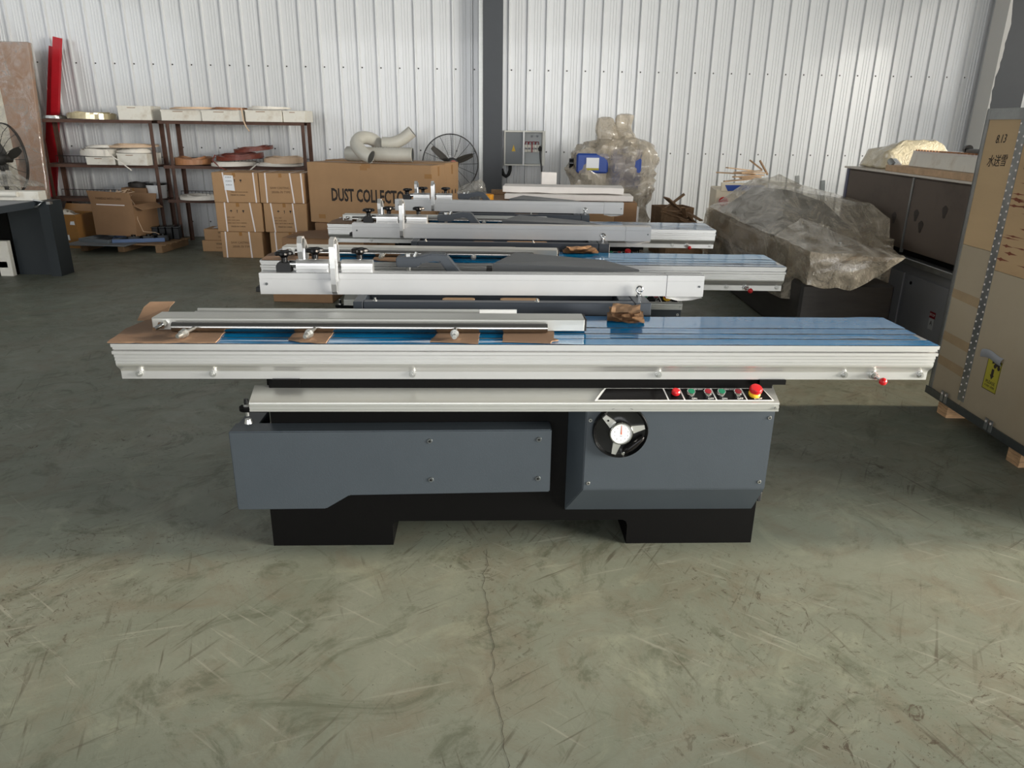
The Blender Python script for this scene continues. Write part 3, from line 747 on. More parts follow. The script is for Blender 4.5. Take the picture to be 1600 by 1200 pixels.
def make_hood():
    P = [(-0.139, 0.946, 1.016), (0.564, 0.92, 0.994), (0.442, 1.23, 0.985), (-0.02, 1.245, 1.020), (-0.139, 0.946, 0.966), (0.564, 0.92, 0.984), (0.442, 1.23, 0.966), (-0.02, 1.245, 0.966)]
    m = MB(); m.add([(x, y, z - 0.876) for x, y, z in P], [(0, 1, 2, 3), (4, 7, 6, 5), (0, 4, 5, 1), (1, 5, 6, 2), (2, 6, 7, 3), (3, 7, 4, 0)])
    me = m.mesh('hood'); bm = bmesh.new(); bm.from_mesh(me); bmesh.ops.bevel(bm, geom=list(bm.edges), offset=0.003, segments=2, affect='EDGES'); bm.to_mesh(me); bm.free()
    t = thing('dust_hood', '', 'hood')
    obj('lid', me, 'hammer', t)
    m = MB(); m.box(-0.05, 0.45, 0.99, 1.2, 0.002, 0.0905); obj('box', m, 'steel_dark', t)
    m = MB(); m.box(-0.17, -0.142, 0.95, 1.02, 0.06, 0.115, 0.002); m.box(-0.17, -0.0505, 0.98, 1.0, 0.05, 0.07); obj('rubber_stop', m, 'rubber', t)
    return t
def make_clamp():
    t = thing('blade_guard_arm', '', 'arm')
    pts = [(-0.585, 0.160), (-0.49, 0.162), (-0.475, 0.172), (-0.42, 0.184), (-0.37, 0.180), (-0.30, 0.085), (-0.25, 0.004)]
    hw = [0.022, 0.024, 0.018, 0.018, 0.022, 0.026, 0.028]; up = []; dn = []
    for k, (x, z) in enumerate(pts):
        a = pts[max(0, k - 1)]; b = pts[min(len(pts) - 1, k + 1)]
        d = Vector((b[0] - a[0], b[1] - a[1])).normalized(); nn = Vector((-d.y, d.x)) * hw[k]
        up.append((x + nn.x, z + nn.y)); dn.append((x - nn.x, z - nn.y))
    dn[-1] = (dn[-1][0], 0.001); up[-1] = (up[-1][0], 0.001)
    m = MB(); m.prism(up + dn[::-1], 'y', 0.83, 0.90); me = m.mesh('arm'); bm = bmesh.new(); bm.from_mesh(me); bmesh.ops.bevel(bm, geom=list(bm.edges), offset=0.005, segments=2, affect='EDGES'); bm.to_mesh(me); bm.free()
    obj('cast_arm', me, 'steel_dark', t)
    m = MB(); m.cyl((-0.53, 0.865, 0.10), (-0.53, 0.865, 0.192), 0.010, n=12); m.cyl((-0.53, 0.865, 0.182), (-0.53, 0.865, 0.196), 0.018, n=6, smooth=False); m.cyl((-0.50, 0.845, 0.185), (-0.49, 0.845, 0.205), 0.008, n=10); obj('clamp_bolt', m, 'zinc', t)
    m = MB(); m.box(-0.56, -0.30, 0.83, 0.90, 0.001, 0.10, 0.01); obj('motor_block', m, 'black_matte', t)
    return t
def make_box_beam():
    t = thing('aluminium_box_beam', '', 'beam')
    m = MB(); m.box(-1.42, 0.205, 0, 0.095, 0, 0.047, 0.003); obj('profile', m, 'alu_dull', t)
    m = MB(); m.box(0.2055, 0.212, 0.001, 0.094, 0.001, 0.046, 0.001); obj('end_cap', m, 'black_matte', t)
    m = MB(); m.cyl((-1.375, 0.0, 0.024), (-1.388, -0.06, 0.018), 0.008, n=12); m.cyl((-1.376, -0.002, 0.024), (-1.379, -0.02, 0.022), 0.015, n=6, smooth=False); obj('bolt', m, 'chrome', t)
    return t
def make_tube():
    t = thing('guide_tube', '', 'tube')
    m = MB(); m.cyl((-1.335, 0, 0.019), (0.055, 0, 0.019), 0.0185, n=24); m.cyl((0.0555, 0, 0.019), (0.06, 0, 0.019), 0.017, n=24); obj('pipe', m, 'chrome_tube', t)
    for x, dx in ((-1.25, -0.02), (-0.808, -0.012), (-0.287, 0.0)):
        m = MB(); d = Vector((dx, -0.115, -0.002)); p = Vector((x, -0.012, 0.019))
        m.cyl(p, p + d, 0.0065, n=12); m.cyl(p + d * 0.62, p + d * 0.80, 0.0135, n=6, smooth=False); m.cyl(p + d * 0.56, p + d * 0.62, 0.016, n=16); m.cyl(p + d * 0.8, p + d * 0.98, 0.010, 0.008, 12); obj('threaded_stud', m, 'zinc', t)
    return t
def make_rail():
    t = thing('scale_rail', '', 'rail')
    m = MB(); m.prism([(0, 0), (0, 0.008), (0.012, 0.012), (0.014, 0.02), (0.03, 0.022), (0.034, 0.012), (0.05, 0.012), (0.052, 0.026), (0.062, 0.026), (0.062, 0)], 'x', -1.345, -0.20); obj('profile', m, 'alu_dull', t)
    m = MB(); m.prism([(0, 0), (0, 0.010), (0.05, 0.012), (0.052, 0.026), (0.062, 0.026), (0.062, 0)], 'x', -0.199, -0.045); obj('scale_plate', m, 'white', t)
    m = MB(); m.cyl((-1.345, 0.03, 0.012), (-1.40, 0.0, 0.012), 0.007, n=10); obj('bolt', m, 'chrome', t)
    return t
M('chrome_tube', (168, 165, 160), 0.18, 1.0)
PADS = [('large cardboard pad under the left end of the steel tubes on the nearest saw', [(-1.512, -0.004), (-1.135, 0.0), (-1.148, 0.15), (-1.16, 0.37), (-1.49, 0.39), (-1.53, 0.18)]),
        ('small square cardboard pad under the middle stud on the nearest saw', [(-0.89, 0.042), (-0.84, 0.01), (-0.745, -0.002), (-0.742, 0.16), (-0.885, 0.17)]),
        ('small torn cardboard pad under the right stud on the nearest saw', [(-0.375, 0.02), (-0.30, 0.012), (-0.20, -0.002), (-0.193, 0.15), (-0.35, 0.15)]),
        ('corrugated cardboard pad under the right end of the tube on the nearest saw', [(-0.112, 0.022), (0.062, 0.006), (0.07, 0.03), (0.095, 0.045), (0.078, 0.07), (0.088, 0.165), (-0.104, 0.18)])]
acc = []
Z0 = 0.8985
for lab, poly in PADS:
    o = obj('cardboard_pad', mesh_pad(poly, 0, 0.0042, len(lab)), 'card_pad'); tag(o, lab, 'cardboard', 'cardboard pads on the panel saws'); put(0, o, (0, 0, 0.8937)); acc.append(o)
for i in (1, 2):
    nm = SAWNAME[i]
    for j, k, w_ in ((0, 'broad', 'left end'), (1, 'small', 'middle'), (3, 'ragged', 'right end')):
        o = acc[j].copy(); COL.objects.link(o); o['label'] = f'{k} cardboard pad under the {w_} of the tubes on the {nm}'; put(i, o, (0.02, 0, 0.8937))
# folded flap of board at the left end of the nearest table
m = MB()
m.add([(0, 0, 0), (0.10, 0.02, 0), (0.09, 0.10, 0.03), (0.0, 0.07, 0.035), (0.015, 0.10, 0.05), (0.10, 0.13, 0.045), (0.06, 0.125, 0.02), (0.0, 0.12, 0.01)], [(0, 1, 2, 3), (3, 2, 5, 4), (4, 5, 6, 7)])
me = m.mesh('flap'); o = obj('cardboard_flap', me, 'card_pad'); md = o.modifiers.new('thick', 'SOLIDIFY'); md.thickness = 0.004
tag(o, 'folded brown cardboard flap behind the left end of the metal beam', 'cardboard'); put(0, o, (-1.54, 0.30, 0.899))
for i in range(3):
    nm = SAWNAME[i]
    if i == 0:
        F, G, H_, K, B_, T_, S_ = make_fence(), make_outrigger(), make_hood(), make_clamp(), make_box_beam(), make_tube(), make_rail()
        first = (F, G, H_, K, B_, T_, S_)
        W_ = obj('cardboard_wad', wad(4, 0.075, 0.075, 0.05), 'card_wad'); W2 = None
    else:
        F, G, H_, K, B_, T_, S_ = [copy_tree(q) for q in first]
        if i == 1: W_ = obj('cardboard_wad', wad(9, 0.11, 0.05, 0.03), 'card_wad')
    tag(F, f'white aluminium crosscut fence with black star knobs and flip stops on the {nm}', 'fence', 'crosscut fences')
    tag(G, f'dark grey steel outrigger frame lying under the white fence of the {nm}', 'frame', 'outrigger frames')
    tag(H_, f'flat dark grey hood behind the white fence of the {nm}', 'hood', 'dark grey hoods')
    tag(K, f'dark cast hooked arm with a bolt behind the fence of the {nm}', 'arm', 'cast arms')
    tag(B_, f'long flat aluminium box beam lying on the blue table of the {nm}', 'beam', 'aluminium box beams')
    tag(T_, f'polished steel tube with threaded studs lying on the {nm}', 'tube', 'polished tubes')
    tag(S_, f'low grooved aluminium rail at the back of the blue table of the {nm}', 'rail', 'aluminium rails')
    dx = (0, 0.045, 0.07)[i]; dy = (0, 0.02, -0.01)[i]
    put(i, F, (dx, 0.625 + dy, 0.9325)); put(i, G, (dx * 0.5, 0.49 + dy, 0.8765)); put(i, H_, ((0, -0.0, 0.02)[i], dy, 0.8765)); put(i, K, (dx * 0.3, dy, 0.8765))
    put(i, B_, ((0, 0.0, 0.0)[i], 0.157, Z0)); put(i, T_, (0, 0.134, Z0)); put(i, S_, (0.0, 0.357, 0.8937))
    if i < 2:
        tag(W_, f'crushed cardboard wad wedged under the right end of the dark frame on the {nm}', 'cardboard', 'cardboard wads'); put(i, W_, (0.40 if i == 0 else 0.36, 0.365 if i == 0 else 0.40, 0.8937))
# pieces of carton packed between the frame rails
CP = [(0, -0.36, 0.61, 0.14, 0.05, 0.048, 'tan carton strip packed behind the fence of the nearest saw, left of its hood'), (0, -0.11, 0.61, 0.17, 0.05, 0.048, 'tan carton block with rounded ends under the hood of the nearest saw'),
      (1, -0.10, 0.63, 0.26, 0.05, 0.048, 'tan carton block with rounded ends under the hood of the second panel saw'), (1, -0.32, 0.63, 0.14, 0.05, 0.045, 'tan carton strip packed under the fence of the second panel saw'), (2, -0.06, 0.60, 0.20, 0.05, 0.048, 'tan carton block under the hood of the third panel saw')]
for i, x, y, lx, ly, h, lab in CP:
    m = MB(); m.prism(rrect(0, lx, 0, ly, 0.02), 'z', 0, h); o = obj('carton_block', m, 'card'); tag(o, lab, 'cardboard', 'carton blocks'); put(i, o, (x, y - 0.05, 0.8768))
# ---------------------------------------------------------------- left background: rack, coils, cartons
def make_rack(label, x0, x1, y0=10.32, y1=10.66, zs=(0.60, 1.05, 1.62)):
    t = thing('steel_rack', label, 'rack', (x0, y0, 0), 0, 'rusty steel racks')
    L_, D_ = x1 - x0, y1 - y0
    for ux in (0.10, L_ - 0.046):
        for uy in (0.0, D_):
            m = MB(); s = 1 if uy == 0 else -1
            m.box(ux, ux + 0.045, uy, uy + 0.005 * s if s > 0 else uy + 0.005, 0, zs[-1] + 0.0); m.box(ux, ux + 0.005, min(uy, uy + 0.045 * s), max(uy, uy + 0.045 * s), 0, zs[-1]); obj('upright', m, 'rust', t)
    for z in zs:
        m = MB(); m.box(0, L_, -0.006, 0.0, z - 0.04, z, 0.0); m.box(0, L_, 0.0, D_ + 0.006, z - 0.006, z); m.box(0, L_, D_ + 0.001, D_ + 0.006, z - 0.04, z); sh = obj('shelf', m, 'rust', t)
        if z < zs[-1]:
            m = MB()
            for q in range(int(L_ / 0.05)): m.cyl((0.05 + q * 0.05, D_ - 0.02, z), (0.05 + q * 0.05, D_ - 0.02, z + 0.09), 0.003, n=5)
            m.cyl((0.05, D_ - 0.02, z + 0.09), (L_ - 0.05, D_ - 0.02, z + 0.09), 0.005, n=6)
            o = obj('wire_guard', m, 'wire', sh); o['kind'] = 'stuff'
    return t
make_rack('rusty steel rack at the left, beside the leaning red steel channels', -6.42, -4.82)
make_rack('rusty steel rack behind the stack of strapped cartons', -4.74, -2.80)

def coil(name, label, mat, loc, r, th, h, seed, turns=3, group='edge banding coils on the rack', tilt=(0, 0)):
    """a loosely wound coil of edge banding tape: concentric thin bands, each its own turn"""
    rp = random.Random(seed); m = MB(); n = 36
    for k in range(turns):
        rr = r - k * th / turns; ph = rp.uniform(0, 6.3); am = rp.uniform(0.0, 0.05)
        rings = []
        for q in range(n):
            a = 2 * math.pi * q / n; w = rr * (1 + am * math.sin(2 * a + ph)); z0 = 0.004 * k + 0.006 * (1 + math.sin(a + ph)); hh = h * (0.8 + 0.2 * math.sin(a * 2 + ph))
            tt = th / turns * 0.85
            c, s_ = math.cos(a), math.sin(a)
            rings.append([(c * w, s_ * w, z0), (c * w, s_ * w, z0 + hh), (c * (w - tt), s_ * (w - tt), z0 + hh), (c * (w - tt), s_ * (w - tt), z0)])
        m.loft(rings, closed=True, smooth=False)
    o = obj(name, m, mat); o.location = loc; o.rotation_euler = (tilt[0], tilt[1], rp.uniform(0, 3))
    return tag(o, label, 'coil', group)
def white_box(label, x, y, z, lx, ly, h, rz=0.0):
    t = thing('white_box', label, 'box', (x, y, z), rz, 'white boxes on the rack')
    m = MB(); m.box(0, lx, 0, ly, 0, h, 0.004); obj('body', m, 'whitebox', t)
    m = MB(); m.box(-0.003, lx + 0.003, -0.003, ly + 0.003, h + 0.0005, h + 0.003); m.box(-0.003, lx + 0.003, -0.003, -0.001, h - 0.02, h + 0.002); obj('lid', m, 'whitebox', t)
    m = MB(); m.box(lx * 0.3, lx * 0.55, -0.004, -0.003, h - 0.024, h - 0.016); obj('staple_tape', m, 'card_dark', t)
    return t
white_box('white lidded box standing alone on the top shelf of the left rack', -5.24, 10.30, 1.6205, 0.42, 0.40, 0.175, R(6))
white_box('leftmost of the long row of flat white boxes on the top shelf', -4.66, 10.27, 1.6205, 0.53, 0.42, 0.135)
white_box('second flat white box in the row on the top shelf', -4.12, 10.25, 1.6205, 0.54, 0.42, 0.135)
white_box('third flat white box in the row on the top shelf, under a white coil', -3.55, 10.26, 1.6205, 0.48, 0.42, 0.145)
white_box('rightmost short white box on the top shelf', -3.06, 10.28, 1.6205, 0.29, 0.40, 0.142)
white_box('left white box on the middle shelf, with a white coil lying on it', -5.72, 10.22, 1.0505, 0.38, 0.40, 0.10, R(2))
white_box('right white box on the middle shelf, at the front edge of the left rack', -5.29, 10.20, 1.0505, 0.40, 0.40, 0.15, R(-2))
coil('banding_coil', 'glassy yellowish coil at the left end of the top shelf', 'coil_glass', (-5.72, 10.55, 1.622), 0.30, 0.10, 0.075, 1, 5)
coil('banding_coil', 'grey flat coil bundle overhanging the left end of the top shelf', 'galv', (-6.28, 10.55, 1.622), 0.22, 0.09, 0.03, 2, 4)
coil('banding_coil', 'flat cream coil lying on the first flat white boxes of the top shelf', 'coil_cream', (-4.28, 10.45, 1.762), 0.30, 0.10, 0.016, 3, 4)
coil('banding_coil', 'flat tan coil lying between the flat white boxes of the top shelf', 'coil_tan', (-3.78, 10.46, 1.762), 0.26, 0.08, 0.014, 4, 4)
coil('banding_coil', 'white coil lying on the right end of the top shelf boxes', 'coil_white', (-3.28, 10.45, 1.772), 0.29, 0.10, 0.024, 5, 4)
coil('banding_coil', 'thick white coil on the left white box of the middle shelf', 'coil_white', (-5.60, 10.40, 1.156), 0.26, 0.12, 0.09, 6, 5)
coil('banding_coil', 'thin white coil on top of the thick white coil', 'coil_white', (-5.50, 10.42, 1.262), 0.27, 0.10, 0.022, 7, 4)
coil('banding_coil', 'white coil resting on the right white box of the middle shelf', 'coil_white', (-5.13, 10.42, 1.208), 0.25, 0.10, 0.04, 8, 4)
coil('banding_coil', 'cream coil topmost on the middle shelf of the left rack', 'coil_cream', (-5.15, 10.42, 1.272), 0.31, 0.12, 0.028, 9, 4)
coil('banding_coil', 'tan brown coil at the left of the middle shelf behind the cartons', 'coil_tan', (-4.40, 10.5, 1.052), 0.24, 0.11, 0.10, 10, 4)
coil('banding_coil', 'white coil under the brown coils on the middle shelf', 'coil_white', (-3.82, 10.46, 1.0505), 0.31, 0.12, 0.05, 11, 4)
coil('banding_coil', 'dark red-brown coil in the middle of the middle shelf', 'coil_brown', (-3.74, 10.46, 1.135), 0.30, 0.10, 0.07, 12, 3, tilt=(0.0, -0.06))
coil('banding_coil', 'dark red-brown coil overlapping on the right of the middle shelf', 'coil_brown', (-3.55, 10.47, 1.245), 0.25, 0.08, 0.045, 13, 3, tilt=(0.0, -0.08))
coil('banding_coil', 'cream coil at the right end of the middle shelf', 'coil_cream', (-3.16, 10.50, 1.095), 0.27, 0.12, 0.07, 14, 4)
coil('banding_coil', 'white coil under the cream coil at the right end of the middle shelf', 'coil_white', (-3.22, 10.46, 1.0505), 0.30, 0.10, 0.035, 15, 4)
coil('banding_coil', 'white coil on the low shelf beside the strapped cartons', 'coil_white', (-4.28, 10.46, 0.6005), 0.33, 0.14, 0.055, 16, 4)
def tail(label, pts, mat, w=0.02):
    m = MB()
    P = [Vector(p) for p in pts]
    m.tube(P, 0.009, 6); o = obj('banding_tail', m, mat); return tag(o, label, 'strip', 'loose banding tails')
tail('loose white strip hanging down from the top shelf boxes', [(-3.58, 10.235, 1.79), (-3.575, 10.225, 1.74), (-3.565, 10.22, 1.64), (-3.54, 10.22, 1.56), (-3.50, 10.22, 1.50)], 'coil_cream')
tail('loose white strip hanging across the white boxes of the middle shelf', [(-5.36, 10.13, 1.255), (-5.30, 10.10, 1.17), (-5.18, 10.10, 1.08), (-5.07, 10.1, 0.99)], 'coil_white')
tail('dark brown strip looping down from the middle shelf', [(-3.98, 10.2, 1.20), (-4.02, 10.18, 1.13), (-3.93, 10.17, 1.05), (-3.78, 10.17, 0.98), (-3.70, 10.17, 0.95)], 'coil_brown')
tail('short white strip hanging from the middle shelf above the cartons', [(-3.45, 10.2, 1.08), (-3.52, 10.18, 1.02), (-3.56, 10.18, 0.95)], 'coil_white')

# red channels leaning on the wall
def channel(name, label, p0, p1, w=0.11, d=0.05):
    p0, p1 = Vector(p0), Vector(p1); z = (p1 - p0).normalized(); x = Vector((1, 0, 0)); x = (x - z * x.dot(z)).normalized(); y = z.cross(x)
    ln = (p1 - p0).length; Mx = Matrix((x, y, z)).transposed().to_4x4(); Mx.translation = p0
    m = MB(); m.prism([(0, 0), (w, 0), (w, d), (w - 0.008, d), (w - 0.008, 0.008), (0.008, 0.008), (0.008, d), (0, d)], 'z', 0, ln, Mx)
    return tag(obj(name, m, 'redpaint'), label, 'steel channel', 'red steel channels')
channel('red_channel', 'shorter of the two red steel channels leaning on the white wall', (-6.88, 10.80, 0.0), (-6.30, 10.83, 2.55), 0.12, 0.05)
channel('red_channel', 'taller of the two red steel channels leaning on the white wall', (-6.77, 10.735, 0.0), (-6.19, 10.77, 2.66), 0.10, 0.05)

# leaning board in stretch film
t = thing('wrapped_board', 'tall brown board wrapped in clear film leaning at the far left', 'board', (-7.48, 10.03, 0))
tl = math.atan2(0.28, 2.55)
Mx = Matrix.Rotation(-tl, 4, 'X')
m = MB(); m.box(0, 1.22, 0, 0.07, 0, 2.56, 0.006, Mx); obj('board', m, 'board_brown', t)
m = MB(); m.prism([(0.55, -0.003), (0.95, -0.003), (0.78, 2.1), (0.60, 2.1)], 'y', -0.0035, -0.001, Mx); obj('pale_panel', m, 'whitebox', t)
m = MB(); m.box(-0.008, 1.232, -0.012, 0.08, 0.02, 2.568, 0.012, Mx); me = m.mesh('w'); crumple(me, 0.008, 5, 2, cuts=14); obj('stretch_film', me, 'wrap_clear', t, smooth=True)

# cartons
def carton(name, label, x, y, z, lx, ly, h, rz=0.0, mat='card', straps=(), tape=True, group=None, cat='carton'):
    t = thing(name, label, cat, (x, y, z), rz, group)
    m = MB(); m.box(0, lx, 0, ly, 0, h, 0.006); b = obj('body', m, mat, t)
    m = MB(); m.box(0.004, lx - 0.004, ly / 2 - 0.0015, ly / 2 + 0.0015, h, h + 0.0006); obj('flap_seam', m, 'card_edge', t)
    if tape:
        m = MB(); m.box(0.002, lx - 0.002, ly / 2 - 0.025, ly / 2 + 0.025, h + 0.0006, h + 0.0012); obj('tape', m, 'tape_tan', t)
        m = MB(); m.box(lx * 0.45, lx * 0.52, -0.001, 0.0, h - 0.05, h - 0.004); obj('tape', m, 'tape_tan', t)
    for s in straps:
        m = MB(); a, b2 = s
        m.add([(a, -0.0025, h), (a + 0.017, -0.0025, h), (b2 + 0.017, -0.0025, 0.001), (b2, -0.0025, 0.001)], [(0, 1, 2, 3)])
        m.add([(a, -0.0025, h + 0.0025), (a + 0.017, -0.0025, h + 0.0025), (a + 0.017, ly, h + 0.0025), (a, ly, h + 0.0025)], [(0, 1, 2, 3)])
        m.add([(a, -0.0025, h), (a + 0.017, -0.0025, h), (a + 0.017, -0.0025, h + 0.0025), (a, -0.0025, h + 0.0025)], [(0, 1, 2, 3)])
        obj('strap', m, 'strap', t)
    return t
def icons(t, x, z, s=0.03):
    Mf = lambda cx: face_front(cx, -0.001, z)
    m = MB(); m.prism([(s * 0.5 * math.cos(R(a)), s * 0.5 * math.sin(R(a))) for a in range(0, 181, 20)], 'z', 0, 0.0004, Mf(x)); m.prism([(-0.002, -s * 0.5), (0.002, -s * 0.5), (0.002, 0), (-0.002, 0)], 'z', 0, 0.0004, Mf(x)); obj('umbrella_mark', m, 'ink', t)
    m = MB(); m.prism([(-0.003, -s * 0.7), (0.003, -s * 0.7), (0.003, s * 0.2), (s * 0.3, s * 0.2), (0, s * 0.7), (-s * 0.3, s * 0.2), (-0.003, s * 0.2)], 'z', 0, 0.0004, Mf(x + 0.075)); obj('arrow_mark', m, 'ink', t)
    m = MB(); m.prism([(-s * 0.4, s * 0.5), (-s * 0.35, 0), (-0.003, -s * 0.2), (-0.003, -s * 0.5), (-s * 0.3, -s * 0.6), (s * 0.3, -s * 0.6), (0.003, -s * 0.5), (0.003, -s * 0.2), (s * 0.35, 0), (s * 0.4, s * 0.5)], 'z', 0, 0.0004, Mf(x + 0.15)); obj('glass_mark', m, 'ink', t)
def plain_print(t, x, z, s=0.036):
    lettering('SAW CASTING', s, 'ink_soft', t, face_front(x, -0.001, z)); lettering('2850R-70 TYPE', s, 'ink_soft', t, face_front(x + 0.01, -0.001, z - 0.05))
def full_print(t, x, z):
    icons(t, x - 0.07, z)
    for k, s in enumerate(('QTY: 1 SET', 'G.W. / N.W. (KG)', 'MEAS. 560 X 450 X 340 MM')): lettering(s, 0.020, 'ink_soft', t, face_front(x - 0.13, -0.001, z - 0.075 - k * 0.034), align='LEFT')
    lettering('MADE IN CHINA', 0.024, 'ink', t, face_front(x, -0.001, z - 0.185))
CG = 'strapped cartons in the two-column stack'
c = carton('strapped_carton', 'bottom carton of the left column in the strapped stack', -3.67, 9.28, 0.0, 0.52, 0.50, 0.325, 0, straps=((0.055, 0.05), (0.35, 0.36)), group=CG); plain_print(c, 0.24, 0.19)
c = carton('strapped_carton', 'middle carton of the left column in the strapped stack, with printed handling marks', -3.69, 9.27, 0.3265, 0.57, 0.50, 0.355, 0, straps=((0.11, 0.11), (0.42, 0.455)), group=CG); full_print(c, 0.26, 0.25)
c = carton('strapped_carton', 'top carton of the left column, with a white paper label', -3.69, 9.26, 0.683, 0.56, 0.50, 0.355, 0, straps=((0.13, 0.16), (0.50, 0.51)), group=CG)
icons(c, 0.20, 0.26); lettering('MADE IN CHINA', 0.024, 'ink', c, face_front(0.30, -0.001, 0.09)); lettering('MEAS. 560 X 450 X 340 MM', 0.018, 'ink_soft', c, face_front(0.32, -0.001, 0.125))
m = MB(); m.prism([(0.145, 0.15), (0.27, 0.14), (0.262, 0.32), (0.155, 0.325)], 'y', -0.006, -0.004); pl = obj('paper_label', m, 'paper', c)
for k in range(3): lettering('00 0000 00', 0.016, 'ink', pl, face_front(0.205, -0.0064, 0.30 - k * 0.045))
c = carton('strapped_carton', 'bottom carton of the right column, half hidden by the blue table', -3.06, 9.30, 0.0, 0.53, 0.50, 0.325, 0, straps=((0.06, 0.065),), group=CG)
c = carton('strapped_carton', 'middle carton of the right column in the strapped stack', -3.10, 9.28, 0.3265, 0.53, 0.50, 0.355, 0, straps=((0.085, 0.115), (0.355, 0.375)), group=CG); full_print(c, 0.25, 0.25)
c = carton('strapped_carton', 'top carton of the right column in the strapped stack', -3.12, 9.26, 0.683, 0.545, 0.50, 0.355, 0, straps=((0.075, 0.075), (0.375, 0.405), (0.51, 0.52)), group=CG); plain_print(c, 0.25, 0.18)
for k, (lab, x, z) in enumerate((('lower of the two small flat cartons left of the strapped stack', -4.10, 0.0), ('upper of the two small flat cartons left of the strapped stack', -4.06, 0.1465))):
    c = carton('flat_carton', lab, x, 9.72, z, 0.36, 0.30, 0.145, 0, tape=False, group='small flat cartons')
    lettering('WARNING', 0.035, 'ink', c, face_front(0.27, -0.001, 0.10)); lettering('GLASS INSIDE', 0.026, 'ink_soft', c, face_front(0.26, -0.001, 0.05))
m = MB(); m.grid(lambda u, v: (0.02 + 0.26 * u, 0.02 + 0.22 * v, 0.002 + 0.006 * nz((u * 3, v * 3, 0), 1.0) + 0.004), 8, 6); o = obj('white_sheet', m, 'paper'); o.location = (-3.98, 9.72, 0.293)
tag(o, 'white sheet of paper lying on the small flat cartons', 'paper')

# open carton on the pallet and its neighbours
def open_carton(label, x, y, z, lx, ly, h, rz, flaps, mat='card_dark', lean=0.0):
    t = thing('open_carton', label, 'carton', (x, y, z), rz, 'open cartons under the rack')
    th = 0.006
    for nm, b in (('side', (0, lx, 0, th)), ('side', (0, lx, ly - th, ly)), ('side', (0, th, th, ly - th)), ('side', (lx - th, lx, th, ly - th))):
        m = MB(); m.box(b[0], b[1], b[2], b[3], 0, h); obj(nm, m, mat, t)
    m = MB(); m.box(th, lx - th, th, ly - th, 0, th); obj('bottom', m, mat, t)
    for f in flaps:
        m = MB(); fh = f[1]; a = f[2]
        if f[0] == 'front': Mx = Matrix.Translation((0, 0, h)) @ Matrix.Rotation(R(a), 4, 'X'); m.prism([(0, 0), (lx, 0), (lx - 0.02, fh), (-0.03, fh * 1.1)], 'y', 0, th, Mx)
        elif f[0] == 'right': Mx = Matrix.Translation((lx - th, 0, h)) @ Matrix.Rotation(R(a), 4, 'Y'); m.prism([(0.0, 0), (ly, 0), (ly - 0.03, fh), (0.03, fh)], 'x', 0, th, Mx)
        elif f[0] == 'left': Mx = Matrix.Translation((0, 0, h)) @ Matrix.Rotation(R(-a), 4, 'Y'); m.prism([(0.0, 0), (ly, 0), (ly - 0.03, fh), (0.03, fh)], 'x', 0, th, Mx)
        else: Mx = Matrix.Translation((0, ly - th, h)) @ Matrix.Rotation(R(-a), 4, 'X'); m.prism([(0, 0), (lx, 0), (lx - 0.02, fh), (0.02, fh)], 'y', 0, th, Mx)
        obj('flap', m, mat, t)
    return t
c = open_carton('large open carton with raised front flap standing on the low pallet', -5.52, 9.80, 0.19, 0.62, 0.46, 0.40, R(-12), (('front', 0.15, 4), ('right', 0.14, 115), ('back', 0.12, 30)))
lettering('HANDLE WITH CARE', 0.04, 'ink_soft', c, face_front(0.28, -0.008, 0.47)); m = MB(); m.box(0.08, 0.5, -0.001, 0.0, 0.385, 0.398); obj('tape', m, 'strap', c)
c = open_carton('worn orange-brown open carton with a hand hole, left of the pallet', -6.24, 9.88, 0.0, 0.48, 0.42, 0.44, R(-8), (('left', 0.16, 30), ('back', 0.10, 20)), 'tape_tan')
m = MB(); m.prism([(0.05 * math.cos(R(a)), 0.018 * math.sin(R(a))) for a in range(0, 360, 20)], 'z', 0, 0.0006, face_front(0.24, -0.0005, 0.31)); obj('hand_hole', m, 'black_matte', c)
for q, (x, z, s) in enumerate(((0.42, 0.33, 0.035), (0.30, 0.14, 0.05))):
    m = MB(); m.prism([(x - s, z - s * 0.6), (x + s, z - s * 0.7), (x + s * 0.9, z + s * 0.7), (x - s * 0.6, z + s * 0.6)], 'y', -0.0015, -0.0005); obj('paper_scrap', m, 'paper', c)
coil('banding_coil', 'white banding coil inside the worn open carton', 'coil_white', (-5.97, 10.08, 0.30), 0.16, 0.08, 0.12, 20, 4, tilt=(0.5, 0.2))
c = carton('small_carton', 'small dusty carton on the low shelf above the open carton', -5.42, 10.42, 0.6005, 0.36, 0.30, 0.14, R(-5), 'card_dark', group='cartons on the low shelf')
coil('banding_coil', 'dark coil lying on the small dusty carton', 'wire', (-5.22, 10.56, 0.743), 0.15, 0.06, 0.05, 21, 3)
t = thing('white_bucket', 'white bucket with a black lid on the low shelf of the left rack', 'bucket', (-4.97, 10.52, 0.6005))
m = MB(); m.lathe([(0, 0), (0.115, 0), (0.135, 0.18), (0, 0.18)], 24); obj('body', m, 'white', t); m = MB(); m.lathe([(0, 0.18), (0.14, 0.18), (0.14, 0.205), (0, 0.205)], 24); obj('lid', m, 'black_plastic', t)
m = MB(); rp = random.Random(31)
for k in range(9):
    pts = [(0.30 + rp.uniform(-.12, .12), 0.2 + rp.uniform(-.12, .12), 0.36 + rp.uniform(0, 0.2)) for q in range(5)]; m.tube(pts, 0.005, 5)
m.tube([(0.50, 0.02, 0.45), (0.58, -0.05, 0.38), (0.60, -0.08, 0.2), (0.66, -0.1, 0.05), (0.78, -0.02, 0.03), (0.86, -0.1, 0.02)], 0.004, 5)
o = obj('cable_tangle', m, 'coil_cream'); o.location = (-5.5, 9.80, 0.20); tag(o, 'tangle of pale cables spilling out of the large open carton', 'cables')
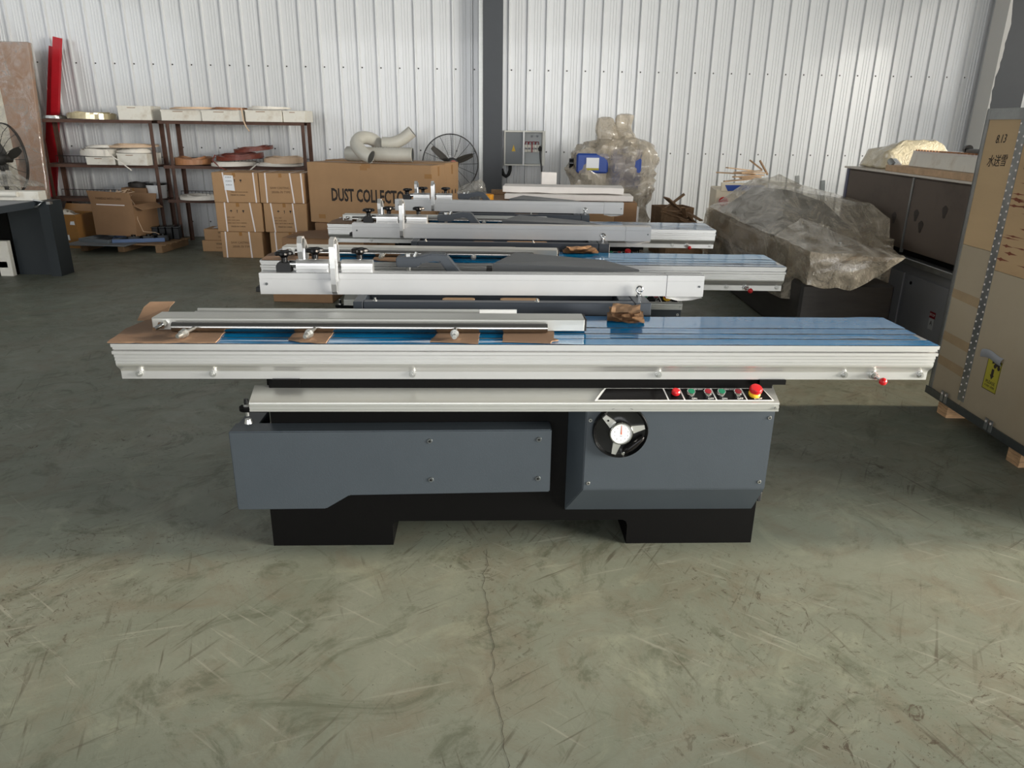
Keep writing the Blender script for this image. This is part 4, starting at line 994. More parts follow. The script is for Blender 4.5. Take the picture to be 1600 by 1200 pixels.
# pallet: three bearers, seven deck boards
t = thing('wooden_pallet', 'low weathered wooden pallet loaded with trays under the rack', 'pallet', (-5.70, 9.62, 0), R(-4))
for bx in (0.05, 0.55, 1.06):
    m = MB(); m.box(bx, bx + 0.09, 0.0, 0.70, 0, 0.09, 0.004); obj('bearer', m, 'pallet', t)
for k in range(5):
    m = MB(); m.box(0, 1.2, 0.01 + k * 0.135, 0.115 + k * 0.135, 0.0905, 0.108, 0.002); obj('deck_board', m, 'pallet', t)
def tray(label, mat, x, y, z, lx, ly, h, rz):
    t = thing('parts_tray', label, 'tray', (x, y, z), rz, 'flat trays on the pallet')
    m = MB(); m.box(0, lx, 0, ly, 0, 0.008); obj('bottom', m, mat, t)
    for b in ((0, lx, 0, 0.008), (0, lx, ly - 0.008, ly), (0, 0.008, 0.0085, ly - 0.0085), (lx - 0.008, lx, 0.0085, ly - 0.0085)):
        m = MB(); m.box(b[0], b[1], b[2], b[3], 0.0085, h); obj('wall', m, mat, t)
    return t
tray('long blue-grey metal tray on the right half of the pallet', 'toolblue', -5.18, 9.53, 0.115, 0.62, 0.40, 0.05, R(22))
tray('dull grey metal tray under the large open carton', 'grey_tray', -5.66, 9.62, 0.115, 0.46, 0.50, 0.05, R(-14))
m = MB(); m.box(0, 0.8, 0, 0.30, 0, 0.014, 0.002); o = obj('grey_sheet', m, 'grey_tray'); o.location = (-5.72, 9.38, 0.109); o.rotation_euler = (0, 0, R(-3)); tag(o, 'thin grey sheet overhanging the front of the pallet', 'sheet')
for k in range(5):
    t = thing('battery_case', 'black ribbed case in the row on the right of the pallet', 'case', (-4.93 + k * 0.085, 9.92 + k * 0.02, 0.109), R(14), 'black cases on the pallet')
    m = MB(); m.box(0, 0.075, 0, 0.20, 0, 0.15, 0.006); obj('body', m, 'black_matte', t); m = MB(); m.box(-0.002, 0.077, -0.004, 0.204, 0.1505, 0.17, 0.004); obj('lid', m, 'black_plastic', t)
for k in range(3):
    m = MB(); m.prism(rrect(0, 0.16, 0, 0.10, 0.02), 'z', 0, 0.07); m.cyl((0.08, 0.05, 0.07), (0.08, 0.05, 0.09), 0.03, n=12); o = obj('motor_part', m, 'black_plastic'); o.location = (-5.02 + k * 0.16, 9.60 + k * 0.07, 0.124); o.rotation_euler = (0, 0, R(22))
    tag(o, 'small black machine part lying in the blue-grey tray', 'machine part', 'black parts in the tray')

# part of another machine at the left edge
t = thing('panel_saw_end', 'end of another grey panel saw cut off by the left edge of the photo', 'panel saw')
m = MB(); m.prism([(-8.2, 6.6), (-5.15, 6.9), (-5.10, 8.22), (-8.2, 8.3)], 'z', 0.765, 0.80); obj('table_top', m, 'cab_grey', t)
m = MB(); m.prism([(-8.2, 6.56), (-5.12, 6.86), (-5.07, 8.22), (-5.10, 8.22), (-5.15, 6.9), (-8.2, 6.6)], 'z', 0.735, 0.803); obj('table_edge', m, 'cover', t)
m = MB(); m.box(-5.46, -5.061, 8.06, 8.075, 0.0, 0.734); obj('end_sheet', m, 'cover_dark', t)
m = MB(); m.prism([(-5.06, 7.98), (-4.95, 7.98), (-4.95, 8.22), (-5.06, 8.22)], 'z', 0.0, 0.80); obj('end_post', m, 'cover_dark', t)
m = MB(); m.box(-5.46, -5.061, 8.02, 8.059, 0.69, 0.734); obj('top_flange', m, 'cover_dark', t)
m = MB(); m.box(-4.94, -4.90, 7.93, 7.98, 0.775, 0.80); m.tube([(-5.18, 7.97, 0.735), (-5.05, 7.94, 0.75), (-4.98, 7.95, 0.80), (-5.08, 7.95, 0.815)], 0.012, 8); obj('latch', m, 'zinc', t)
m = MB(); m.box(-8.0, -5.05, 8.0, 8.14, 0.803, 0.90, 0.004); fp = obj('fence_profile', m, 'whitebox', t)
m = MB(); m.cyl((-8.0, 7.97, 0.872), (-5.25, 7.97, 0.872), 0.028, n=14); obj('fence_tube', m, 'whitebox', fp)
m = MB(); m.box(-8.0, -5.50, 7.95, 8.01, 0.09, 0.16, 0.003); m.box(-5.60, -5.46, 7.95, 8.01, 0.0, 0.38, 0.003); m.box(-8.0, -5.6, 7.95, 8.01, 0.27, 0.33, 0.003); obj('white_stand', m, 'whitebox', t)
m = MB(); m.box(-8.2, -5.47, 8.05, 8.2, 0.0, 0.73); obj('dark_side', m, 'black_body', t)
# bag of crumpled film on it
me = hull_mesh([(-6.4, 8.2, 0.905), (-5.3, 8.15, 0.905), (-5.25, 8.45, 0.905), (-6.4, 8.5, 0.905), (-5.5, 8.25, 1.06), (-6.2, 8.3, 1.10), (-5.35, 8.35, 0.98)]); 
crumple(me, 0.035, 7, 4, cuts=8, ridged=True); o = obj('crumpled_film', me, 'wrap_clear'); tag(o, 'crumpled clear plastic film lying behind the white fence at the left edge', 'plastic film')

# pedestal fans
def make_fan(label, loc, rotz, tilt, rad=0.38, zc=1.12, red=True):
    t = thing('pedestal_fan', label, 'fan', loc, rotz, 'industrial pedestal fans')
    Mh = Matrix.Translation((0, 0, zc)) @ Matrix.Rotation(R(90 + tilt), 4, 'X')       # local z of the head points to -Y (motor side, to the viewer)
    m = MB()
    for r_ in [rad] + [rad * (0.30 + 0.69 * k / 20) for k in range(20)]:
        zz = -0.13 + 0.05 * (r_ / rad) ** 2
        m.tube([(r_ * math.cos(2 * math.pi * k / 40), r_ * math.sin(2 * math.pi * k / 40), zz) for k in range(40)], 0.005 if r_ == rad else 0.0016, 5, True, Mh)
    g = obj('front_guard', m, 'fanblack', t); g['kind'] = 'stuff'
    m = MB(); m.tube([(rad * math.cos(2 * math.pi * k / 48), rad * math.sin(2 * math.pi * k / 48), -0.06) for k in range(48)], 0.008, 6, True, Mh)
    for k in range(16):
        a = 2 * math.pi * k / 16; c, s = math.cos(a), math.sin(a)
        m.tube([(rad * c, rad * s, -0.06), (rad * 0.8 * c, rad * 0.8 * s, 0.0), (rad * 0.45 * c, rad * 0.45 * s, 0.03), (0.09 * c, 0.09 * s, 0.03)], 0.0032, 5, False, Mh)
    g = obj('rear_guard', m, 'fanblack', t)
    m = MB(); m.lathe([(0, -0.10), (0.05, -0.10), (0.05, -0.02), (0, -0.02)], 18, Mh); hub = obj('hub', m, 'blade', t)
    for k in range(3):
        a = R(20 + 120 * k); Mb = Mh @ Matrix.Rotation(a, 4, 'Z')
        def fn(u, v): 
            r_ = 0.045 + u * (rad * 0.86 - 0.045); wd = 0.018 + 0.026 * math.sin(math.pi * (0.15 + 0.75 * u)); q = (v - 0.5) * 2 * wd
            return (r_, q, -0.06 + q * 0.45)
        m = MB(); m.grid(fn, 8, 4, mtx=Mb); b = obj('blade', m, 'blade', hub)
    m = MB(); m.lathe([(0, -0.01), (0.075, -0.01), (0.085, 0.03), (0.085, 0.12), (0.07, 0.15), (0, 0.155)], 22, Mh); mo = obj('motor', m, 'fanblack', t)
    m = MB(); m.lathe([(0, 0.155), (0.055, 0.155), (0.05, 0.172), (0, 0.175)], 20, Mh); obj('motor_cap', m, 'fanred' if red else 'fanblack', mo)
    m = MB(); m.cyl((0, -0.02, 0.04), (0, -0.02, zc - 0.08), 0.022, n=14); m.box(-0.04, 0.04, -0.06, 0.03, zc - 0.13, zc - 0.06, 0.006); obj('pole', m, 'fanblack', t)
    m = MB(); m.lathe([(0, 0), (0.24, 0), (0.24, 0.015), (0.05, 0.05), (0, 0.05)], 28); obj('base', m, 'fanblack', t)
    return t
make_fan('black pedestal fan with a red motor cap behind the dust collector carton', (-0.86, 10.35, 0), R(14), 0)
make_fan('black pedestal fan cut off by the left edge of the photo', (-6.12, 9.15, 0), R(-30), 0, 0.40, 1.17, False)
# ---------------------------------------------------------------- dust collector cartons and hoses
YW = R(-17)
def off(x, y, a=YW, o=(-2.53, 9.30)):
    return (o[0] + x * math.cos(a) - y * math.sin(a), o[1] + x * math.sin(a) + y * math.cos(a))
b = carton('base_carton', 'wide brown carton underneath the dust collector carton', -2.47, 9.24, 0.0, 1.56, 0.88, 0.455, YW, 'card_dark', tape=False)
p = off(0, 0)
t = carton('dust_collector_carton', 'big brown carton printed DUST COLLECTOR under the grey hoses', p[0], p[1], 0.458, 1.64, 0.42, 0.715, YW, 'card')
lettering('DUST COLLECTOR', 0.205, 'ink', t, face_front(0.835, -0.001, 0.335), sx=0.60, bold=0.006)
for x, z in ((0.12, 0.10), (1.55, 0.62), (0.72, 0.69)):
    m = MB(); m.box(x, x + 0.09, -0.002, -0.0005, z - 0.05, z); obj('tape_scrap', m, 'tape_tan', t)
p = off(0.0, 0.43)
t2 = carton('dust_collector_carton', 'plain big brown carton standing right behind the one printed DUST COLLECTOR', p[0], p[1], 0.458, 1.64, 0.42, 0.725, YW, 'card')
for tt, txt in ((t, 'G.W.  KG'), (t2, 'No. 1 / 2')):
    lettering(txt, 0.06, 'ink', tt, face_right(1.641, 0.21, 0.18)); 
    for k in range(3):
        m = MB(); m.prism([(-0.018, -0.03), (0.018, -0.03), (0.018, 0.01), (0.0, 0.03), (-0.018, 0.01)], 'z', 0, 0.0006, face_right(1.6405, 0.09 + 0.11 * k, 0.38)); obj('handling_mark', m, 'ink', tt)
    m = MB(); m.box(1.6403, 1.6412, 0.18, 0.23, 0.59, 0.70); obj('tape', m, 'tape_tan', tt)
m = MB(); m.add([(0.0, 0, 0), (0.75, 0, 0), (0.8, 0.6, 0.02), (0.05, 0.6, 0.0), (0, 0, 0.006), (0.75, 0, 0.006), (0.8, 0.6, 0.026), (0.05, 0.6, 0.006)], [(0, 1, 2, 3), (4, 5, 6, 7), (0, 1, 5, 4), (1, 2, 6, 5), (2, 3, 7, 6), (3, 0, 4, 7)])
def flat_board(label, x, y, z, rz):
    o = obj('cardboard_sheet', m.mesh('sheet'), 'card_pad'); o.location = (x, y, z); o.rotation_euler = (0, 0, rz); return tag(o, label, 'cardboard', 'flat cardboard sheets')
c = carton('low_carton', 'low carton with loose flaps in front of the dust collector carton', -2.62, 8.35, 0.0, 0.95, 0.55, 0.40, R(-5), 'card_dark', tape=False)
flat_board('flat cardboard sheet lying on the low carton', -2.55, 8.32, 0.402, R(-5))
c = carton('floor_carton', 'brown carton on the floor seen below the second table at the left', -2.30, 6.92, 0.0, 0.58, 0.45, 0.30, R(-3), 'card_dark')

def hose(label, pts, r, ridged, seed):
    t = thing('duct_hose', label, 'hose', (0, 0, 0), 0, 'grey duct hoses on the carton')
    P = [Vector(p) for p in pts]; path = []; rr = []
    n = 16
    for i in range(len(P) - 1):
        p0 = P[max(0, i - 1)]; p1 = P[i]; p2 = P[i + 1]; p3 = P[min(len(P) - 1, i + 2)]
        for k in range(n):
            u = k / n
            path.append(0.5 * ((2 * p1) + (-p0 + p2) * u + (2 * p0 - 5 * p1 + 4 * p2 - p3) * u * u + (-p0 + 3 * p1 - 3 * p2 + p3) * u ** 3))
    path.append(P[-1])
    for k in range(len(path)): rr.append(r * (1 + (0.11 if (ridged and k % 2) else 0.0)))
    m = MB(); m.tube(path, rr, 18, cap=False); o = obj('wall', m, 'hose', t, smooth=True)
    m = MB(); m.tube(path[1:-1], [q * 0.9 for q in rr[1:-1]], 18, cap=True); obj('inside', m, 'galv_dark', t)
    return t
hz = 1.19
hose('ribbed grey hose lying along the top of the dust collector carton', [(-2.02, 9.32, hz + 0.085), (-1.86, 9.24, hz + 0.085), (-1.6, 9.2, hz + 0.085), (-1.36, 9.18, hz + 0.085), (-1.22, 9.17, hz + 0.085)], 0.078, True, 1)
hose('smooth grey hose bent in an arch over the ribbed hose', [(-1.62, 9.48, hz + 0.12), (-1.72, 9.42, hz + 0.24), (-1.84, 9.28, hz + 0.27), (-1.88, 9.14, hz + 0.20), (-1.78, 9.03, hz + 0.10), (-1.68, 8.99, hz + 0.06)], 0.075, False, 2)
hose('short smooth grey hose pointing up at the right of the ribbed hose', [(-1.60, 9.34, hz + 0.21), (-1.48, 9.33, hz + 0.215), (-1.36, 9.33, hz + 0.26), (-1.24, 9.33, hz + 0.35)], 0.072, False, 3)

# electric box on the wall
t = thing('electric_box', 'grey electric distribution box with open front on the white wall', 'electric box', (-0.165, 11.165, 1.075), WALL_YAW)
for bx in ((0, 0.58, -0.16, 0.0, 0.455, 0.475), (0, 0.58, -0.16, 0.0, 0, 0.02), (0, 0.018, -0.16, 0.0, 0.0205, 0.4545), (0.545, 0.58, -0.16, 0.0, 0.0205, 0.4545), (0.0185, 0.5445, -0.012, 0.0, 0.0205, 0.4545)):
    m = MB(); m.box(*bx); obj('case_side', m, 'ebox', t)
m = MB(); m.box(0.02, 0.262, -0.155, -0.12, 0.025, 0.45, 0.002); dr = obj('inner_door', m, 'ebox_door', t)
m = MB(); m.prism([(-0.028, -0.045), (0.028, -0.045), (0, 0.045)], 'z', 0, 0.001, face_front(0.135, -0.1555, 0.24)); obj('warning_triangle', m, 'danger_yellow', dr)
m = MB(); m.box(0.225, 0.24, -0.16, -0.1555, 0.20, 0.235); obj('lock', m, 'black_plastic', dr)
m = MB(); m.box(0.264, 0.288, -0.19, -0.12, 0.004, 0.465); obj('door_edge', m, 'white', t)
m = MB(); m.box(0.289, 0.543, -0.03, -0.0125, 0.022, 0.452); obj('mounting_plate', m, 'ebox_in', t)
for k in range(5):
    m = MB(); m.box(0.294 + k * 0.046, 0.336 + k * 0.046, -0.10, -0.031, 0.185, 0.285, 0.002); bk_ = obj('breaker', m, 'whitebox', t)
    m = MB(); m.box(0.30 + k * 0.046, 0.33 + k * 0.046, -0.108, -0.1005, 0.222, 0.245); obj('toggle', m, 'black_plastic', bk_)
m = MB()
for k in range(4): m.tube([(0.30 + k * 0.05, -0.06, 0.285), (0.31 + k * 0.05, -0.07, 0.325), (0.345 + k * 0.05, -0.07, 0.325), (0.35 + k * 0.05, -0.06, 0.285)], 0.006, 6)
m.tube([(0.40, -0.11, 0.31), (0.40, -0.115, 0.18)], 0.008, 6); obj('red_wiring', m, 'red_dark', t)
m = MB()
for x in (0.40, 0.48): m.cyl((x, -0.03, 0.40), (x, -0.05, 0.40), 0.014, n=12)
obj('gland', m, 'black_plastic', t)
m = MB(); m.lathe([(0, 0), (0.022, 0), (0.022, 0.05), (0.010, 0.07), (0, 0.07)], 14, Matrix.Translation((0.515, -0.12, 0.20))); m.tube([(0.515, -0.12, 0.20), (0.52, -0.13, 0.10), (0.535, -0.17, 0.0), (0.545, -0.18, -0.12), (0.55, -0.18, -0.30), (0.552, -0.18, -0.6)], 0.008, 8); obj('plug_cable', m, 'rubber', t)
m = MB(); m.tube([(0.09, -0.08, 0.0), (0.09, -0.085, -0.07), (0.07, -0.09, -0.13), (0.035, -0.09, -0.155), (-0.005, -0.09, -0.13), (-0.03, -0.09, -0.05)], 0.024, 12); obj('supply_cable', m, 'rubber', t)

# tall machine bundled in plastic
def bag(rings, n=72, seed=0.0, amp=0.05, cap=True, sub=7):
    out = []
    for i in range(len(rings) - 1):
        a, b_ = rings[i], rings[i + 1]
        for k in range(sub):
            u = k / sub; out.append([a[j] + (b_[j] - a[j]) * u for j in range(5)])
    out.append(list(rings[-1]))
    L_ = []
    for z, cx, cy, rx, ry in out:
        r_ = []
        for k in range(n):
            a = 2 * math.pi * k / n; c, s = math.cos(a), math.sin(a); pw = 0.75
            x = cx + rx * math.copysign(abs(c) ** pw, c); y = cy + ry * math.copysign(abs(s) ** pw, s)
            d = 1 - 2 * abs(nz((x * 1.0, y * 1.0, z * 1.3), 3.2, seed)); d2 = nz((x, y, z), 8.0, seed + 5)
            d3 = 1 - 2 * abs(nz((x + z * 0.5, y, z * 0.35), 7.0, seed + 9))
            w_ = amp * (d - 0.55) + amp * 0.25 * d2 + amp * 0.45 * (d3 - 0.5)
            w_ *= min(1.0, min(rx, ry) / 0.12)
            r_.append((x + c * w_, y + s * w_, z + 0.25 * w_))
        L_.append(r_)
    m = MB(); m.loft(L_, cap=cap); return m
t = thing('wrapped_machine', 'tall blue machine bundled in wrinkled clear plastic against the wall', 'machine', (0, 0, 0))
m = bag([(0.0, 1.26, 10.05, 0.50, 0.36), (0.35, 1.28, 10.05, 0.50, 0.36), (0.75, 1.22, 10.05, 0.54, 0.38), (0.95, 1.24, 10.05, 0.56, 0.36), (1.12, 1.26, 10.05, 0.55, 0.34), (1.28, 1.26, 10.05, 0.53, 0.30), (1.38, 1.28, 10.05, 0.44, 0.26), (1.46, 1.34, 10.05, 0.30, 0.20), (1.50, 1.34, 10.05, 0.20, 0.12)], seed=3.3, amp=0.12)
obj('plastic_cover', m, 'wrap', t)
for cx, tx, top in ((1.17, -0.01, 1.74), (1.37, 0.02, 1.78)):
    m = bag([(1.28, cx, 10.03, 0.26, 0.2), (1.46, cx + tx * 0.4, 10.03, 0.16, 0.13), (1.62, cx + tx, 10.03, 0.115, 0.085), (top - 0.02, cx + tx * 1.5, 10.03, 0.10, 0.05), (top, cx + tx * 1.2, 10.03, 0.05, 0.02)], 30, seed=cx * 7, amp=0.08); obj('plastic_ear', m, 'wrap', t)
m = MB(); m.box(0.86, 1.62, 9.88, 10.2, 0.0, 0.85, 0.02); obj('column', m, 'inner_grey', t)
m = MB(); m.box(0.78, 1.18, 9.72, 10.15, 1.06, 1.30, 0.02); hd = obj('blue_head', m, 'bluemachine', t)
m = MB(); m.box(0.90, 1.06, 9.70, 9.715, 1.12, 1.25); lb = obj('label_plate', m, 'paper', hd); m = MB(); m.box(0.90, 1.06, 9.697, 9.6995, 1.10, 1.125); obj('yellow_band', m, 'yellow_label', hd)
m = MB(); m.cyl((0.70, 9.95, 1.17), (0.79, 9.95, 1.17), 0.06, 0.07, 16); obj('black_spindle', m, 'black_plastic', hd)
m = MB(); m.box(1.22, 1.62, 9.82, 10.2, 0.86, 1.36, 0.03); obj('blue_body', m, 'bluemachine', t)
m = MB(); m.box(1.10, 1.60, 9.66, 9.74, 0.02, 0.66, 0.01); obj('pale_panel', m, 'foam', t)

# foam planks, tape roll and cartons behind the third saw
c = carton('brown_carton', 'low brown carton carrying the white foam planks behind the third saw', -0.35, 7.42, 0.0, 1.55, 0.8, 0.93, R(-2), 'card_dark', tape=False)
def plank(label, x, y, z, lx, ly, h, rz):
    m = MB(); m.box(0, lx, 0, ly, 0, h, 0.004); me = m.mesh('foam'); crumple(me, 0.006, 9, x, cuts=6); o = obj('foam_plank', me, 'foam'); o.location = (x, y, z); o.rotation_euler = (0, 0, rz); return tag(o, label, 'foam', 'white foam planks')
plank('lower long white foam plank on the carton behind the third saw', -0.10, 7.46, 0.938, 1.26, 0.34, 0.05, R(-3))
plank('upper long white foam plank with rough edges behind the third saw', -0.12, 7.56, 0.997, 1.20, 0.32, 0.06, R(-3))
plank('small upright white foam offcut behind the long foam planks', 0.28, 7.98, 0.93, 0.16, 0.05, 0.24, R(4))
m = MB(); m.box(0, 0.55, 0, 0.05, 0, 0.05, 0.003); o = obj('wood_batten', m, 'wood_scrap'); o.location = (-0.25, 8.05, 0.93); tag(o, 'brown wooden batten lying behind the foam planks', 'batten')
m = MB(); m.lathe([(0.038, 0), (0.055, 0), (0.055, 0.05), (0.038, 0.05), (0.038, 0)], 28); o = obj('tape_roll', m, 'orange_tape'); o.location = (-0.262, 7.48, 0.932); tag(o, 'roll of orange-yellow tape beside the foam planks', 'tape')
me = hull_mesh([(-0.60, 7.4, 0.935), (-0.3, 7.5, 0.935), (-0.32, 7.7, 0.935), (-0.62, 7.7, 0.935), (-0.42, 7.55, 1.06), (-0.52, 7.6, 1.05), (-0.36, 7.6, 1.07)]); crumple(me, 0.03, 9, 1, cuts=6, ridged=True)
o = obj('plastic_bag', me, 'wrap_clear'); tag(o, 'crumpled clear plastic bag beside the orange-yellow tape roll', 'plastic bag'); o.location = (0, 0.32, 0.0)
c = carton('taped_carton', 'tan carton with glossy tape at the right end of the third saw', 0.52, 7.07, 0.0, 0.42, 0.28, 0.93, 0, 'card', tape=True)

# scrap wood and waste along the wall
rp = random.Random(17)
t = thing('scrap_bin', 'open brown box of scrap beside the tall bundled machine', 'box', (1.95, 9.95, 0), R(10))
for bx in ((0, 0.45, 0, 0.01), (0, 0.45, 0.39, 0.40), (0, 0.01, 0.0105, 0.3895), (0.44, 0.45, 0.0105, 0.3895)):
    m = MB(); m.box(bx[0], bx[1], bx[2], bx[3], 0, 0.62); obj('side', m, 'wood_scrap', t)
m = MB(); m.add([(0.02, 0.0, 0.63), (0.43, 0.0, 0.42), (0.43, 0.01, 0.40), (0.03, 0.01, 0.61)], [(0, 1, 2, 3)]); 
def scrap(label, x, y, z, ln, rz, ry, mat='slat', w=0.05, th=0.016):
    m = MB(); m.box(-ln / 2, ln / 2, -w / 2, w / 2, -th / 2, th / 2, 0.002); o = obj('wood_scrap', m, mat); o.location = (x, y, z); o.rotation_euler = (0, ry, rz); return tag(o, label, 'wood scrap', 'scraps of wood by the wall')
scrap('long tilted brown board leaning out of the scrap box', 2.25, 10.0, 0.55, 0.65, R(8), R(38), 'wood_scrap', 0.22, 0.02)
scrap('tilted brown board behind the scrap box', 2.10, 10.25, 0.62, 0.5, R(-10), R(-40), 'wood_scrap', 0.2, 0.02)
for k in range(9):
    scrap('short wood offcut in the heap behind the third saw', 2.03 + rp.uniform(0, 0.28), 9.52 + rp.uniform(0, 0.26), 0.48 + rp.uniform(0, 0.14), rp.uniform(0.15, 0.35), rp.uniform(0, 3), rp.uniform(-0.5, 0.5), 'wood_scrap')
m = MB(); m.box(0, 0.48, 0, 0.46, 0, 0.45, 0.01); o = obj('low_crate', m, 'wood_scrap'); o.location = (1.93, 9.42, 0); tag(o, 'dark brown crate under the heap of wood offcuts', 'crate')

# beige machine with red stop button
t = thing('beige_machine', 'beige machine with a red stop button and blue label near the wall', 'machine', (2.45, 9.25, 0), R(-8))
m = MB(); m.box(0.0, 0.62, 0, 0.6, 0, 0.92, 0.012); obj('body', m, 'beige', t)
m = MB(); m.box(0.06, 0.60, -0.012, -0.0005, 0.90, 1.0, 0.004); m.box(0.06, 0.60, 0.0, 0.05, 0.921, 1.0); pn = obj('panel', m, 'beige', t)
m = MB(); m.prism([(0.10, 0.975), (0.56, 0.985), (0.56, 0.925), (0.14, 0.905)], 'y', -0.0145, -0.0125); obj('blue_label', m, 'bluemachine', pn)
m = MB(); m.lathe([(0, 0), (0.055, 0), (0.055, 0.02), (0.045, 0.03), (0, 0.035)], 20, face_front(0.10, -0.001, 0.78)); rb = obj('stop_button', m, 'red', t); rb['label'] = 'red stop button'
m = MB(); m.tube([(0.10, -0.02, 0.73), (0.04, -0.06, 0.68), (0.0, -0.05, 0.58), (0.08, -0.06, 0.52)], 0.008, 6); obj('cable', m, 'rubber', t)
for k in range(8):
    scrap('thin wood slat in the loose pile on top of the beige machine', 2.86 + rp.uniform(-0.12, 0.14), 9.42 + rp.uniform(-0.12, 0.15), 1.02 + 0.018 * k, rp.uniform(0.28, 0.5), rp.uniform(-0.5, 0.6), rp.uniform(-0.12, 0.12), 'slat', 0.06, 0.014)
scrap('dark stick standing up from the pile of slats on the beige machine', 3.08, 9.5, 1.17, 0.22, R(20), R(50), 'wood_scrap', 0.02, 0.02)
scrap('second dark stick standing up from the pile of slats', 2.98, 9.5, 1.20, 0.2, R(-10), R(35), 'wood_scrap', 0.02, 0.02)

# long machine wrapped tight in stretch film
t = thing('film_wrapped_machine', 'long grey machine wrapped in tight brownish stretch film', 'machine', (0, 0, 0))
m = MB(); m.box(2.28, 3.02, 5.75, 8.7, 0.0, 0.48, 0.02); obj('black_base', m, 'dark_wrapped', t)
m = MB(); m.box(2.27, 3.00, 6.1, 8.75, 0.485, 0.72, 0.02); obj('carton_body', m, 'inner_tan', t)
me = hull_mesh([(2.32, 6.35, 0.725), (3.02, 6.35, 0.725), (2.32, 8.6, 0.725), (3.02, 8.6, 0.725), (2.52, 7.15, 1.03), (2.86, 7.0, 1.0), (2.55, 8.1, 1.05), (2.9, 8.0, 1.02)]); obj('inner_hood', me, 'inner_grey', t)
m = MB(); m.box(2.30, 2.9, 5.55, 6.2, 0.70, 0.735, 0.005); obj('outfeed_tray', m, 'inner_tan', t)
def skin(pts, amp, sc_, seed, cuts, name, mat, ridged=True):
    me = hull_mesh(pts); 
    bm = bmesh.new(); bm.from_mesh(me); bmesh.ops.triangulate(bm, faces=bm.faces)
    bmesh.ops.subdivide_edges(bm, edges=bm.edges, cuts=cuts, use_grid_fill=True); bm.to_mesh(me); bm.free()
    crumple(me, amp, sc_, seed, 0, ridged); smooth_all(me); me.set_sharp_from_angle(angle=R(45)); return obj(name, me, mat, t)
skin([(2.2, 5.95, 0.30), (2.2, 8.8, 0.25), (3.06, 8.8, 0.25), (3.08, 6.0, 0.35), (2.22, 6.0, 0.755), (2.22, 8.75, 0.75), (3.06, 8.75, 0.76), (3.12, 6.1, 0.78)], 0.018, 4.5, 2, 9, 'film_body', 'wrap_tight')
skin([(2.22, 6.15, 0.76), (2.22, 8.65, 0.76), (3.15, 6.2, 0.66), (3.1, 8.65, 0.76), (2.50, 7.12, 1.10), (2.60, 8.3, 1.12), (2.92, 7.0, 1.04), (2.95, 8.0, 1.08), (3.17, 6.35, 0.92), (3.10, 6.6, 1.02)], 0.014, 3.5, 5, 9, 'film_hood', 'wrap_tight')
skin([(2.2, 5.48, 0.765), (2.2, 6.3, 0.77), (2.78, 5.26, 0.772), (2.88, 5.7, 0.77), (3.0, 6.3, 0.80), (2.2, 5.46, 0.52), (2.24, 6.2, 0.5), (2.5, 5.40, 0.50), (2.66, 5.32, 0.62), (2.9, 6.2, 0.6), (2.44, 6.4, 0.90)], 0.016, 5, 8, 9, 'film_tray_cover', 'wrap_tight')
m = MB(); m.lathe([(0, 0), (0.045, 0), (0.045, 0.006), (0.02, 0.01), (0.02, 0.025), (0, 0.027)], 16, Matrix.Translation((2.50, 5.68, 0.795))); obj('cap_nut', m, 'zinc', t)
for q, (x, y) in enumerate(((2.3, 6.55), (2.3, 5.9))):
    m = MB(); m.box(x, x + 0.08, y, y + 0.08, 0.0, 0.30); obj('foot', m, 'black_matte', t)
# scraps of film and metal on the floor behind it
me = hull_mesh([(2.62, 7.4, 1.06), (2.95, 7.3, 1.05), (3.0, 7.9, 1.06), (2.65, 7.9, 1.07), (2.8, 7.6, 1.15)]); crumple(me, 0.02, 10, 3, cuts=5, ridged=True); o = obj('loose_film', me, 'wrap_clear'); tag(o, 'loose white crumpled film on top of the film-wrapped machine', 'plastic film'); o.location = (-0.1, 0.2, 0.03)

# grey cabinet machine along the right
t = thing('grey_cabinet', 'big grey cabinet with dark brown upper panels behind the plywood crate', 'cabinet', (0, 0, 0))
m = MB(); m.box(3.32, 4.6, 5.05, 6.62, 0.02, 0.585, 0.006); lo = obj('lower_body', m, 'cab_grey', t)
for (a, b_) in ((5.25, 6.14), (6.20, 6.56)):
    m = MB(); m.box(3.305, 3.319, a, b_, 0.04, 0.50, 0.004); d = obj('door', m, 'cab_grey', lo)
    m = MB(); m.cyl((3.304, b_ - 0.08, 0.44), (3.298, b_ - 0.08, 0.44), 0.014, n=12); obj('lock', m, 'black_plastic', d)
m = MB(); m.prism([(5.62, 0.24), (5.70, 0.24), (5.70, 0.29), (5.62, 0.29)], 'x', 3.303, 3.3045); wl_ = obj('warning_label', m, 'red_dark', lo); m = MB(); m.prism([(5.625, 0.15), (5.695, 0.15), (5.695, 0.238), (5.625, 0.238)], 'x', 3.303, 3.3045); obj('label_text_field', m, 'ebox_in', wl_)
lettering('STOP', 0.03, 'white', wl_, face_left(3.3025, 5.66, 0.265)); lettering('A', 0.05, 'ink', wl_, face_left(3.3025, 5.66, 0.20))
m = MB(); m.box(3.26, 4.6, 5.0, 6.68, 0.586, 0.635, 0.004); obj('ledge', m, 'galv', t)
m = MB(); m.box(3.30, 4.6, 5.05, 7.55, 0.70, 1.27, 0.004); ub = obj('upper_body', m, 'cab_brown', t)
m = MB(); m.box(3.34, 4.5, 5.1, 6.6, 0.636, 0.699); obj('gap', m, 'black_body', t)
for a, b_ in ((5.07, 6.27), (6.30, 7.52)):
    m = MB(); m.box(3.285, 3.299, a, b_, 0.69, 1.262, 0.003); obj('brown_panel', m, 'cab_brown', ub)
m = MB(); m.box(3.280, 3.2985, 6.272, 6.298, 0.66, 1.268); obj('joint_strip', m, 'galv', ub)
